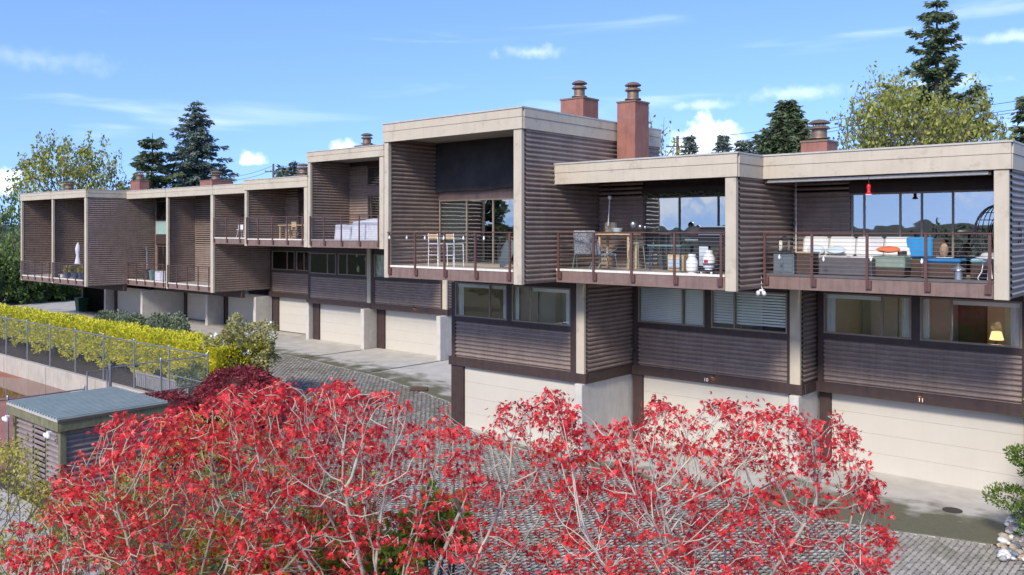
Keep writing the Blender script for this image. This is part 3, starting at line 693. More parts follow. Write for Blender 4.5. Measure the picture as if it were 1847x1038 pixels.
# ------------------------------------------------------------------ things on the balconies
def chairM(loc, deg): return rotm(loc, deg)
def bar_chair(x, y, z, deg, label):
    t = thing('bar_chair', (x, y, z), label, 'chair', 'bar chairs on the tall balcony'); M = rotm((x, y, z), deg)
    MB(M).box(-.21, .21, -.20, .20, .68, .71, .008).build('seat', 'white_paint', t)
    b = MB(M); b.box(-.19, .19, .19, .215, .86, 1.0, .006); b.build('backrest', 'tanwood', t)
    for sx in (-1, 1):
        MB(M).tube([(sx * .22, .20, 0), (sx * .21, .20, .70), (sx * .20, .22, 1.02)], .014, 7).build('leg', 'white_paint', t)
        MB(M).tube([(sx * .22, -.20, 0), (sx * .21, -.19, .70)], .014, 7).build('leg', 'white_paint', t)
        MB(M).tube([(sx * .21, -.19, .86), (sx * .21, .0, .88), (sx * .20, .205, .88)], .012, 6).build('armrest', 'white_paint', t)
    MB(M).tube([(-.21, .20, .35), (.21, .20, .35)], .011, 6).build('stretcher', 'white_paint', t)
mat('tanwood', (.50, .36, .20), .6, .12, 6, streak=.1); mat('teal', (.12, .22, .22), .6); mat('pattern', (.22, .23, .25), .9, .9, 26, .2, 30); mat('pattern_dark', (.14, .13, .11), .9, .6, 20)
mat('grillblack', (.02, .021, .023), .45, .1, 5); mat('steel', (.5, .5, .5), .3, .05, 5, metal=.9); mat('blue', (.02, .22, .48), .8, .1, 5); mat('aqua', (.25, .48, .52), .8, .1, 5); mat('sage', (.22, .28, .22), .9, .1, 5)
mat('cushion', (.60, .59, .56), .9, .06, 4, .1, 20); mat('wicker', (.075, .045, .032), .7, .35, 30, .5, 60); mat('greyplastic', (.12, .15, .17), .5, .05, 5); mat('coverfabric', (.50, .50, .54), .9, .08, 3, .2, 8)
mat('redglass', (.55, .015, .02), .15, .05, 4); mat('orange', (.60, .14, .05), .8, .1, 5); mat('potblue', (.03, .07, .13), .4, .1, 5); mat('binGreen', (.012, .06, .035), .5, .1, 5); mat('ice', (.45, .52, .56), .9, .08, 4)
mat('tabletop', (.09, .115, .12), .5, .1, 4)
mat('brownbag', (.30, .20, .12), .8, .3, 20)
zf = 5.645
bar_chair(-19.25, 18.62, zf, 180, 'wooden backed bar chair beside second railing post, left one of two')
bar_chair(-18.55, 18.62, zf, 180, 'wooden backed bar chair nearer the tilted glass table, right one of two')
t = thing('tilted_table', (-16.9, 19.0, zf), 'round glass table top tipped on edge behind bar chairs', 'table')
m = MB(Matrix.Translation((-16.9, 19.0, zf + .02)) @ Matrix.Rotation(R(-22), 4, 'Z') @ Matrix.Rotation(R(72), 4, 'X')); m.lathe((0, .44, -.01), [(.42, 0), (.44, .01), (.42, .02)], 36); m.build('table_top', 'tabletop', t)
m = MB(); m.tube([(-16.6, 19.25, zf), (-16.8, 19.12, zf + .9)], .02, 6); m.tube([(-17.2, 19.25, zf), (-17.1, 19.12, zf + .9)], .02, 6); m.build('leg', 'iron', t)
def string_lights(pts, label):
    t = thing('string_lights', pts[0], label, 'string lights')
    MB().tube(pts, .006, 5).build('wire', 'iron', t)
    for p in pts[:-1]: MB().lathe((p[0], p[1] - .012, p[2] - .12), [(.012, 0), (.03, .03), (.03, .06), (.014, .09), (.012, .12)], 8).build('bulb', 'white_paint', t)
string_lights([(x, 17.90, 6.60) for x in lin(-20.7, -15.8, 6)], 'string of white bulbs under top rail of the tall balcony')
string_lights([(x, 20.80, 6.15 - .03 * (i % 2)) for i, x in enumerate(lin(-9.1, -4.6, 4))], 'string of white bulbs hung along the sofa balcony railing')

def recliner(x, y, z, deg, label, cm='pattern'):
    t = thing('patio_chair', (x, y, z), label, 'chair', 'padded patio chairs'); M = rotm((x, y, z), deg)
    s = MB(M); s.box(-.25, .25, -.28, .22, .38, .46, .03); s.build('seat_cushion', cm, t)
    Mb = M @ Matrix.Translation((0, .22, .42)) @ Matrix.Rotation(R(-17), 4, 'X')
    MB(Mb).box(-.25, .25, -.04, .05, 0, .72, .03).build('back_cushion', cm, t)
    for sx in (-1, 1):
        MB(M).tube([(sx * .28, -.28, 0), (sx * .28, -.2, .40), (sx * .28, .2, .62), (sx * .28, .3, .62)], .013, 6).build('arm', 'teal', t)
        MB(M).tube([(sx * .28, .38, 0), (sx * .28, .1, .40), (sx * .28, -.25, .60)], .013, 6).build('leg', 'teal', t)
recliner(-14.72, 20.15, zf, 205, 'high backed chair with grey patterned cushion at left end of barbecue balcony')
recliner(-13.95, 20.05, zf, 150, 'lower chair with grey patterned cushion facing the wooden table')
t = thing('wooden_table', (-14.0, 20.75, zf), 'small wooden table behind patterned cushion chairs', 'table')
MB().box(-14.6, -13.4, 20.5, 21.1, zf + .98, zf + 1.02, .008).build('table_top', 'tanwood', t)
for a in (-14.5, -13.5):
    for b in (20.6, 21.0): MB().box(a - .03, a + .03, b - .03, b + .03, zf, zf + .975).build('leg', 'tanwood', t)
t = thing('glass_bowl', (-13.95, 20.7, zf + 1.02), 'clear bowl on wooden table', 'bowl'); MB().lathe((-13.95, 20.7, zf + 1.02), [(.08, 0), (.10, .02), (.16, .16), (.15, .165)], 14).build('bowl', 'ice', t)
t = thing('cushion', (-14.25, 20.8, zf + 1.02), 'brown patterned cushion propped on wooden table', 'cushion'); MB(rotm((-14.25, 20.8, zf + 1.02), 20)).box(-.18, .18, -.05, .05, 0, .34, .04).build('cushion', 'pattern_dark', t)
t = thing('step_stool', (-13.05, 20.3, zf), 'pale green metal stool behind barbecue balcony railing', 'stool')
for sx in (-1, 1):
    for sy in (-1, 1): MB().tube([(-13.05 + sx * .20, 20.3 + sy * .18, zf), (-13.05 + sx * .14, 20.3 + sy * .12, zf + .75)], .012, 6).build('leg', 'sage', t)
MB().box(-13.22, -12.88, 20.15, 20.45, zf + .75, zf + .78).build('seat', 'sage', t); MB().box(-13.2, -12.9, 20.12, 20.14, zf + .25, zf + .28).build('rung', 'sage', t)
t = thing('low_table', (-12.2, 20.7, zf), 'low dark table with cardboard box beneath, beside stool', 'table')
MB().box(-12.75, -11.7, 20.4, 21.2, zf + .68, zf + .71).build('table_top', 'teal', t)
for a in (-12.7, -11.75):
    for b in (20.45, 21.15): MB().tube([(a, b, zf), (a, b, zf + .68)], .018, 6).build('leg', 'potblue', t)
t = thing('box', (-11.95, 20.75, zf), 'cardboard box under low dark table', 'box'); MB().box(-12.2, -11.7, 20.55, 20.95, zf, zf + .45, .01).build('carton', 'tanwood', t); MB().box(-12.15, -11.75, 20.5, 20.545, zf + .1, zf + .35).build('tape', 'ice', t)
# barbecue
bx, by = -10.72, 20.55
t = thing('barbecue', (bx, by, zf), 'black barbecue grill with steel edged lid near corner post', 'barbecue')
MB().box(bx - .40, bx + .40, by - .26, by + .26, zf + .70, zf + .90, .02).build('fire_box', 'grillblack', t)
m = MB(); P = []
for k in range(9):
    a = math.pi * k / 8
    for x in (bx - .40, bx + .40): P.append((x, by - .26 * math.cos(a), zf + .90 + .32 * math.sin(a) ** .7))
m.sheet(P, 2)
for s_ in (0, 1): m.f.append(tuple(2 * k + s_ for k in range(9))[::1 if s_ else -1]); m.sm.append(False)
lid = m.build('lid', 'grillblack', t); MB().tube([(bx - .36, by - .30, zf + 1.0), (bx + .36, by - .30, zf + 1.0)], .014, 8).build('handle', 'steel', lid); MB().box(bx - .40, bx + .40, by - .19, by - .18, zf + 1.20, zf + 1.23).build('lid_band', 'steel', lid)
for a, b in ((bx - .82, bx - .41), (bx + .41, bx + .72)): MB().box(a, b, by - .24, by + .24, zf + .84, zf + .89, .01).build('side_shelf', 'steel', t)
MB().box(bx - .40, bx + .40, by - .22, by + .22, zf + .12, zf + .16).build('bottom_shelf', 'grillblack', t); MB().box(bx - .38, bx - .12, by - .24, by - .225, zf + .18, zf + .69).build('cabinet_door', 'ice', t)
for sx in (-1, 1):
    for sy in (-1, 1): MB().box(bx + sx * .38 - .02, bx + sx * .38 + .02, by + sy * .20 - .02, by + sy * .20 + .02, zf, zf + .70).build('leg', 'grillblack', t)
t = thing('grill_cover', (bx - .62, by, zf + .892), 'black cover bunched on left shelf of barbecue', 'cover'); MB().blob((bx - .62, by, zf + 1.05), (.24, .22, .17), 3, .12).build('cloth', 'blackcloth', t)
t = thing('grill_cover', (bx + .58, by, zf + .892), 'black cover bunched on right shelf of barbecue', 'cover'); MB().blob((bx + .56, by, zf + 1.05), (.19, .22, .17), 5, .12).build('cloth', 'blackcloth', t)
def tank(x, y, z, label, band):
    t = thing('propane_tank', (x, y, z), label, 'tank', 'propane tanks by the barbecue')
    MB().lathe((x, y, z), [(.11, 0), (.11, .03), (.14, .05), (.155, .10), (.155, .30), (.12, .38), (.05, .41)], 20).build('cylinder', 'white_paint', t)
    c = MB(); n = 16
    for k in range(n):
        if k in (3, 4): continue
        a0, a1 = 2 * math.pi * k / n, 2 * math.pi * (k + 1) / n
        c.add([(x + .10 * math.cos(a), y + .10 * math.sin(a), z + h) for a in (a0, a1) for h in (.39, .50)], [(0, 2, 3, 1)])
    c.build('collar', 'white_paint', t); MB().lathe((x, y, z + .40), [(.03, 0), (.03, .06), (.045, .065), (.045, .085)], 10).build('valve', 'steel', t)
    if band:
        MB().lathe((x, y, z + .11), [(.157, 0), (.157, .06)], 20).build('band', 'potblue', t); MB().box(x - .06, x + .05, y - .161, y - .15, z + .18, z + .26).build('sticker', 'redglass', t)
t = thing('rolling_stand', (-10.62, 19.95, zf), 'low black rolling stand carrying a propane tank', 'stand'); MB().lathe((-10.62, 19.95, zf + .07), [(.24, 0), (.25, .01), (.25, .03), (.23, .035)], 20).build('tray', 'grillblack', t)
for k in range(4):
    a = math.pi / 4 + k * math.pi / 2; MB().lathe((-10.62 + .2 * math.cos(a), 19.95 + .2 * math.sin(a), zf), [(.02, 0), (.032, .02), (.032, .045), (.02, .07)], 8).build('caster', 'white_paint', t)
tank(-11.06, 19.86, zf, 'plain white propane tank standing on the balcony floor', False)
tank(-10.62, 19.95, zf + .105, 'white propane tank with blue band on rolling stand', True)
t = thing('pendant_lamp', (-14.15, 20.6, 7.75), 'small round lamp on white cord against dark balcony wall', 'lamp')
MB().lathe((-14.15, 20.6, 7.66), [(.03, 0), (.06, .04), (.05, .09), (.01, .11)], 10).build('shade', 'white_paint', t); MB().tube([(-14.15, 20.6, 7.7), (-14.22, 20.62, 6.9)], .012, 5).build('cord', 'white_paint', t); MB().tube([(-14.15, 20.6, 7.77), (-14.15, 20.6, 8.21)], .006, 5).build('hanger', 'iron', t)
t = thing('wind_spinner', (-12.95, 20.0, zf), 'clear globe garden spinners on thin stake', 'spinner')
MB().tube([(-12.95, 20.0, zf), (-12.95, 20.0, zf + 1.2)], .007, 5).build('stake', 'iron', t)
for dx, dz, r_ in ((0, 1.28, .10), (.22, 1.22, .06), (.38, 1.2, .045)): MB().blob((-12.95 + dx, 20.0, zf + dz), (r_, r_, r_), 1, 0).build('globe', 'steel', t)
MB().tube([(-12.95, 20.0, zf + 1.18), (-12.57, 20.0, zf + 1.18)], .006, 5).build('arm', 'iron', t)
# vine lights along the head of the sliding doors
t = thing('garland', (-13.4, 21.5, 7.80), 'dark leafy garland along head of barbecue balcony doors', 'garland')
m = MB()
for i in range(46): m.blob((-13.6 + i * .075, 21.50 + random.uniform(-.02, .02), 7.80 + random.uniform(-.05, .05)), (.05, .03, .035), i, .3, 5, 4)
m.build('leaves', 'leaf_needle', t)

# sofa balcony
sy0 = 22.05
t = thing('sectional_sofa', (-7.7, 22.3, zf), 'white cushioned sectional sofa with dark wicker base along balcony wall', 'sofa')
MB().box(-9.25, -6.4, 21.95, 22.72, zf, zf + .30, .02).build('base', 'wicker', t)
MB().box(-9.25, -6.4, 22.6, 22.72, zf + .30, zf + .62, .02).build('back_frame', 'wicker', t)
for a in lin(-9.2, -7.1, 3): MB().box(a, a + .68, 21.97, 22.55, zf + .30, zf + .46, .05).build('seat_cushion', 'cushion', t)
for a in lin(-9.2, -7.1, 3): MB(Matrix.Translation((a, 22.5, zf + .44)) @ Matrix.Rotation(R(-12), 4, 'X')).box(0, .68, -.08, .10, 0, .52, .06).build('back_cushion', 'cushion', t)
def pillow(x, y, z, m_, label, rz=0, tilt=-25, s_=.22, cat='pillow'):
    t = thing('pillow', (x, y, z), label, cat); M = Matrix.Translation((x, y, z + .15)) @ Matrix.Rotation(R(rz), 4, 'Z') @ Matrix.Rotation(R(tilt), 4, 'X')
    MB(M).blob((0, 0, 0), (s_, .07, .15), 2, .04, 12, 8).build('pillow', m_, t)
pillow(-8.75, 22.3, zf + .46, 'ice', 'pale pillow with blue pattern at left end of sofa', 20)
pillow(-8.2, 22.2, zf + .46, 'ice', 'small light blue pillow lying on sofa seat', 0, -60, .26)
t = thing('storage_cabinet', (-9.15, 21.35, zf), 'grey plastic storage cabinet at left railing end of sofa balcony', 'cabinet')
MB().box(-9.4, -8.85, 21.1, 21.6, zf, zf + .52, .01).build('body', 'greyplastic', t); MB().box(-9.42, -8.83, 21.08, 21.62, zf + .52, zf + .56, .01).build('top', 'grillblack', t); MB().box(-9.36, -9.14, 21.085, 21.098, zf + .05, zf + .48).build('door', 'greyplastic', t); MB().box(-9.11, -8.89, 21.085, 21.098, zf + .05, zf + .48).build('door', 'greyplastic', t)
t = thing('lantern', (-9.2, 21.35, zf + .56), 'black glass lantern on grey storage cabinet', 'lantern')
MB().box(-9.33, -9.07, 21.22, 21.48, zf + .56, zf + .59).build('base', 'grillblack', t); MB().box(-9.31, -9.09, 21.24, 21.46, zf + .59, zf + .85).build('pane', 'glass', t); MB().lathe((-9.2, 21.35, zf + .85), [(.17, 0), (.10, .08), (.03, .12), (.02, .15)], 4).build('roof', 'grillblack', t)
for sx in (-1, 1):
    for sy in (-1, 1): MB().box(-9.2 + sx * .115 - .008, -9.2 + sx * .115 + .008, 21.35 + sy * .115 - .008, 21.35 + sy * .115 + .008, zf + .585, zf + .86).build('post', 'grillblack', t)
t = thing('wicker_side_table', (-8.62, 21.35, zf), 'brown wicker side table beside grey storage cabinet', 'table'); MB().box(-8.8, -8.4, 21.12, 21.6, zf, zf + .53, .015).build('body', 'wicker', t); MB().box(-8.82, -8.38, 21.10, 21.62, zf + .53, zf + .57, .01).build('top', 'tanwood', t)
t = thing('fire_table', (-7.6, 21.4, zf), 'rectangular table under dark grey cover in front of sofa', 'table'); m = MB(); m.box(-8.25, -6.95, 21.15, 21.7, zf, zf + .44, .03); m.build('cover', 'deckdark', t)
t = thing('sage_ottoman', (-6.7, 21.7, zf), 'ottoman draped with sage green towel near blue towel', 'ottoman'); MB().box(-7.0, -6.3, 21.45, 21.95, zf, zf + .44, .02).build('base', 'wicker', t); MB().box(-7.02, -6.28, 21.43, 21.97, zf + .20, zf + .50, .03).build('towel', 'sage', t)
pillow(-6.75, 21.75, zf + .50, 'orange', 'striped orange pillow on sage green ottoman', 10, -70, .28)
t = thing('lounge_chair', (-6.25, 22.3, zf), 'dark wicker armchair with blue towel over its back', 'chair'); MB().box(-6.6, -5.7, 22.0, 22.65, zf, zf + .40, .02).build('seat', 'wicker', t); MB().box(-6.6, -5.7, 22.55, 22.68, zf + .40, zf + .90, .03).build('backrest', 'wicker', t)
MB().box(-6.55, -5.95, 22.47, 22.70, zf + .45, zf + .95, .03).build('towel', 'blue', t)
for a in (-6.62, -5.76): MB().box(a, a + .10, 22.0, 22.6, zf + .40, zf + .60, .02).build('arm', 'wicker', t)
for lab, a, b, c, mm in (('wicker ottoman with bright blue cushion behind third railing gap', -5.95, -5.1, 21.5, 'blue'), ('wicker ottoman with pale aqua cushion beside white metal table', -4.95, -4.45 + .15, 21.75, 'aqua')):
    t = thing('ottoman', ((a + b) / 2, c + .3, zf), lab, 'ottoman', 'wicker ottomans'); MB().box(a, b, c, c + .6, zf, zf + .36, .02).build('base', 'wicker', t); MB().box(a - .01, b + .01, c - .01, c + .61, zf + .36, zf + .46, .04).build('cushion', mm, t)
t = thing('tray', (-5.5, 21.75, zf + .46), 'small pale tray on bright blue ottoman', 'tray'); MB().lathe((-5.5, 21.75, zf + .46), [(.15, 0), (.18, .02), (.17, .03)], 18).build('tray', 'white_paint', t)
t = thing('carved_head', (-5.5, 21.75, zf + .491), 'brown carved head ornament on tray', 'ornament'); MB().blob((-5.5, 21.75, zf + .65), (.10, .10, .16), 4, .08, 12, 9).build('head', 'brownbag', t)
t = thing('plant_table', (-4.42, 21.15, zf), 'small white wire side table with curved legs by corner post', 'table')
MB().lathe((-4.42, 21.15, zf + .50), [(.27, 0), (.28, .01), (.27, .02)], 20).build('table_top', 'white_paint', t)
for k in range(4):
    a = k * math.pi / 2 + .4; cx_, sx_ = math.cos(a), math.sin(a); MB().tube([(-4.42 + cx_ * r_, 21.15 + sx_ * r_, zf + z_) for r_, z_ in ((.22, .50), (.13, .38), (.16, .2), (.24, .06), (.21, 0))], .011, 6).build('leg', 'white_paint', t)
t = thing('bird_lantern', (-5.02, 21.02, 5.66), 'small grey hooded lantern standing at deck edge', 'lantern'); MB().lathe((-5.02, 21.02, 5.66), [(.09, 0), (.085, .20), (.15, .21), (.14, .24), (.04, .31), (.01, .36)], 12).build('body', 'galv', t)
# hanging egg chair
t = thing('hanging_chair', (-4.45, 22.0, zf + .35), 'black wicker hanging egg chair at right end of sofa balcony', 'chair')
ec = (-4.45, 22.0)
MB().tube([(ec[0], ec[1], 8.2), (ec[0], ec[1], zf + 1.65)], .012, 6).build('chain', 'iron', t); MB().lathe((ec[0], ec[1], zf + 1.85), [(.03, 0), (.05, .03), (.05, .12), (.03, .14)], 8).build('spring', 'iron', t)
m = MB()
for k in range(15):      # ribs of the shell, open towards the railing
    a = R(-30) + R(240) * k / 14
    m.tube([(ec[0] + .48 * math.sin(th) * math.cos(a), ec[1] + .48 * math.sin(th) * math.sin(a), zf + 1.02 + .66 * math.cos(th)) for th in lin(0.05, 2.6, 9)], .012, 5)
for th in lin(.35, 2.4, 6):
    m.tube([(ec[0] + .48 * math.sin(th) * math.cos(R(-30) + R(240) * k / 14), ec[1] + .48 * math.sin(th) * math.sin(R(-30) + R(240) * k / 14), zf + 1.02 + .66 * math.cos(th)) for k in range(15)], .011, 5)
m.tube([(ec[0] + .48 * math.sin(th) * math.cos(R(-30)), ec[1] + .48 * math.sin(th) * math.sin(R(-30)), zf + 1.02 + .66 * math.cos(th)) for th in lin(0, 2.7, 14)], .028, 7)
m.tube([(ec[0] + .48 * math.sin(th) * math.cos(R(210)), ec[1] + .48 * math.sin(th) * math.sin(R(210)), zf + 1.02 + .66 * math.cos(th)) for th in lin(0, 2.7, 14)], .028, 7)
m.build('shell', 'grillblack', t); MB().lathe((ec[0], ec[1], zf + .40), [(.20, 0), (.36, .06), (.36, .16), (.25, .2)], 16).build('cushion', 'cushion', t)
# hummingbird feeder, roller blind, wires, floodlights
t = thing('bird_feeder', (-6.95, 20.95, 7.95), 'red glass hummingbird feeder hanging under roof edge', 'feeder')
MB().lathe((-6.95, 20.95, 7.62), [(.07, 0), (.075, .02), (.045, .05), (.04, .09), (.052, .20), (.03, .24)], 14).build('bottle', 'redglass', t); MB().lathe((-6.95, 20.95, 7.605), [(.08, 0), (.08, .014)], 14).build('tray', 'white_paint', t); MB().tube([(-6.95, 20.95, 7.86), (-6.95, 20.95, 8.2)], .008, 5).build('hanger', 'iron', t)
t = thing('roller_blind', (-6.9, 21.0, 8.0), 'tan roller blind rolled up beneath fascia over sofa balcony', 'blind'); MB().tube([(-9.5, 20.99, 8.02), (-4.4, 20.99, 8.02)], .045, 10).build('roll', 'decktrim', t); MB().box(-9.55, -9.5, 20.93, 21.05, 7.97, 8.22).build('bracket', 'iron', t); MB().box(-4.4, -4.35, 20.93, 21.05, 7.97, 8.22).build('bracket', 'iron', t)
t = thing('pole', (-9.42, 22.55, zf), 'thin white pole standing in corner behind sofa', 'pole'); MB().tube([(-9.42, 22.6, zf), (-9.42, 22.6, 8.2)], .012, 6).build('pole', 'white_paint', t)
def floodlight(p, label):
    t = thing('floodlight', p, label, 'floodlight', 'security floodlights'); x, y, z = p
    MB().box(x - .05, x + .05, y - .05, y + .04, z, z + .05).build('base', 'white_paint', t)
    for s_ in (-1, 1): MB(Matrix.Translation((x + s_ * .08, y - .06, z - .04)) @ Matrix.Rotation(R(35), 4, 'X')).lathe((0, 0, -.05), [(.05, 0), (.06, .02), (.045, .09), (.02, .11)], 10).build('lamp_head', 'white_paint', t)
floodlight((-9.55, 20.75, 5.20), 'white security floodlight under deck corner between units 10 and 11')
m_ = MB().tube([(-9.62, 20.86, 5.62), (-9.6, 20.84, 5.3), (-9.55, 20.80, 5.24)], .012, 5); m_.build('conduit', 'white_paint', bpy.data.objects['floodlight'])

# far row: covered furniture, tables, chairs, heater, parasol, pots
def fabric_cover(x0, x1, y0, y1, z, h, label, seed):
    t = thing('furniture_cover', ((x0 + x1) / 2, (y0 + y1) / 2, z), label, 'cover', 'light furniture covers'); m = MB(); P = []; rg = random.Random(seed); n = 25; ph = [rg.uniform(0, 6) for _ in range(5)]
    for j in range(11):
        v = j / 10
        for i in range(n):
            a = 2 * math.pi * i / (n - 1); r_ = 1.03 - .10 * v if v < .85 else .93 * (1 - (v - .85) / .15 * .98)
            k = 1 + .05 * math.sin(5 * a + ph[0]) * (1 - v) + .03 * math.sin(11 * a + ph[1])
            ex = 2 / 5.0; ca_, sa_ = math.cos(a), math.sin(a)
            px_ = math.copysign(abs(ca_) ** ex, ca_) * r_ * k; py_ = math.copysign(abs(sa_) ** ex, sa_) * r_ * k
            P.append(((x0 + x1) / 2 + px_ * (x1 - x0) / 2, (y0 + y1) / 2 + py_ * (y1 - y0) / 2, z + h * min(1, v / .85) + .05 * math.sin(3 * px_ + ph[2]) * (v > .5)))
    m.sheet(P, n).build('cloth', 'coverfabric', t)
zu = 6.31
fabric_cover(-33.9, -32.5, 25.7, 26.6, zu, .72, 'lower pale cover over a bench, left of the big cover', 1); fabric_cover(-32.4, -30.2, 25.5, 26.7, zu, .95, 'large pale cover over patio furniture on the tall far balcony', 2)
t = thing('patio_table', (-37.7, 26.3, zu), 'pale wooden table on upper balcony of far row', 'table'); MB().box(-38.9, -36.4, 25.9, 26.7, zu + .70, zu + .74).build('table_top', 'tanwood', t)
for a in (-38.8, -36.5):
    for b in (26.0, 26.6): MB().box(a - .03, a + .03, b - .03, b + .03, zu, zu + .70).build('leg', 'tanwood', t)
for i, (x, lab) in enumerate(((-39.2, 'wooden chair at left end of pale balcony table'), (-37.6, 'wooden chair behind middle of pale balcony table'), (-36.3, 'wooden chair at right end of pale balcony table'))):
    t = thing('wooden_chair', (x, 26.95, zu), lab, 'chair', 'wooden chairs on the far balcony')
    MB().box(x - .22, x + .22, 26.75, 27.15, zu + .44, zu + .47).build('seat', 'tanwood', t); MB().box(x - .22, x + .22, 27.13, 27.16, zu + .65, zu + .92).build('backrest', 'tanwood', t)
    for sx in (-1, 1):
        MB().box(x + sx * .20 - .02, x + sx * .20 + .02, 26.77, 26.81, zu, zu + .44).build('leg', 'tanwood', t); MB().box(x + sx * .20 - .02, x + sx * .20 + .02, 27.12, 27.16, zu, zu + .92).build('leg', 'tanwood', t)
for x, lab in ((-44.6, 'white shell chair turned sideways on far balcony'), (-43.6, 'white shell chair with pale seat beside post on far balcony')):
    t = thing('shell_chair', (x, 27.2, zu + .02), lab, 'chair', 'white shell chairs'); z = zu + .02
    MB().lathe((x, 27.2, z + .42), [(.18, 0), (.24, .03), (.25, .06)], 14).build('seat', 'white_paint', t)
    m = MB(); P = [(x + .26 * math.cos(a), 27.2 + .26 * math.sin(a), z + h) for h in (.48, .62, .76) for a in lin(R(0), R(180), 8)]; m.sheet(P, 9).build('backrest', 'white_paint', t)
    for k in range(4): a = math.pi / 4 + k * math.pi / 2; MB().tube([(x + .13 * math.cos(a), 27.2 + .13 * math.sin(a), z + .42), (x + .25 * math.cos(a), 27.2 + .25 * math.sin(a), z)], .012, 6).build('leg', 'white_paint', t)
zl = 3.47
hx, hy = -56.3, 27.3
t = thing('patio_heater', (hx, hy, zl), 'tall steel patio heater with round reflector on far balcony', 'heater'); MB().lathe((hx, hy, zl), [(.24, 0), (.24, .05), (.22, .08), (.22, .62), (.19, .68)], 16).build('base', 'iron', t); MB().tube([(hx, hy, zl + .66), (hx, hy, zl + 1.95)], .035, 8).build('pole', 'steel', t); MB().lathe((hx, hy, zl + 1.92), [(.08, 0), (.10, .05), (.10, .24), (.06, .26)], 12).build('burner', 'steel', t); MB().lathe((hx, hy, zl + 2.18), [(.46, 0), (.47, .015), (.3, .05), (.08, .07)], 20).build('reflector', 'steel', t)
t = thing('grey_bin', (-55.3, 27.2, zl), 'grey green round bin next to patio heater', 'bin'); MB().lathe((-55.3, 27.2, zl), [(.18, 0), (.23, .55), (.25, .56), (.25, .60), (.10, .68)], 16).build('body', 'teal', t)
fabric_cover(-54.9, -53.6, 27.0, 27.8, zl, .6, 'light covered grill right of the grey green bin', 5)
px_, py_ = onY(141, 450, 24.5).x, 24.5
t = thing('parasol', (px_, py_, zl), 'closed white parasol standing at right side of left balcony', 'parasol'); MB().lathe((px_, py_, zl), [(.22, 0), (.22, .06), (.05, .1)], 14).build('base', 'iron', t); MB().tube([(px_, py_, zl + .1), (px_, py_, zl + 2.45)], .022, 7).build('pole', 'iron', t); MB().lathe((px_, py_, zl + .95), [(.19, 0), (.24, .05), (.17, .35), (.12, .65), (.17, .85), (.19, 1.1), (.14, 1.3), (.03, 1.52)], 9).build('canopy', 'coverfabric', t)

# ------------------------------------------------------------------ foliage helpers
def leaves(centers, dirs, size, shape='quad', spread=.6, rg=rng, aspect=.55):
    """one flat leaf per centre, pointing roughly along dirs; returns V, F arrays"""
    n = len(centers); centers = np.asarray(centers, float); d = np.asarray(dirs, float) + rg.normal(0, spread, (n, 3)); d /= np.linalg.norm(d, axis=1, keepdims=True) + 1e-9
    u = rg.normal(0, 1, (n, 3)); s = np.cross(d, u); s /= np.linalg.norm(s, axis=1, keepdims=True) + 1e-9; nn = np.cross(s, d)
    L = (size * rg.uniform(.7, 1.35, n))[:, None]
    if shape == 'quad':
        V = np.stack([centers, centers + d * L * .5 + s * L * aspect * .5 + nn * L * .06, centers + d * L, centers + d * L * .5 - s * L * aspect * .5 + nn * L * .06], 1)
        Fq = np.arange(n)[:, None] * 4 + np.array([[0, 1, 2, 3]]); return V.reshape(-1, 3), Fq
    if shape == 'maple':     # five pointed lobes drooping from the stalk
        pts = [(0, 0, 0)]; lob = [(-1.25, .62), (-.62, .92), (0, 1.05), (.62, .92), (1.25, .62)]
        ring = []
        for i, (a, l_) in enumerate(lob):
            ring.append((math.sin(a) * l_, math.cos(a) * l_, -.22 * l_ * l_))
            if i < 4:
                b = (a + lob[i + 1][0]) / 2; ring.append((math.sin(b) * .40, math.cos(b) * .40, -.02))
        pts += ring; T = np.array(pts)
        V = centers[:, None, :] + (T[None, :, 0:1] * s[:, None, :] + T[None, :, 1:2] * d[:, None, :] + T[None, :, 2:3] * nn[:, None, :]) * L[:, None, :] * .62
        tri_ = np.array([(0, i, i + 1) for i in range(1, len(pts) - 1)])
        Fq = (np.arange(n)[:, None, None] * len(pts) + tri_[None]).reshape(-1, 3); return V.reshape(-1, 3), Fq

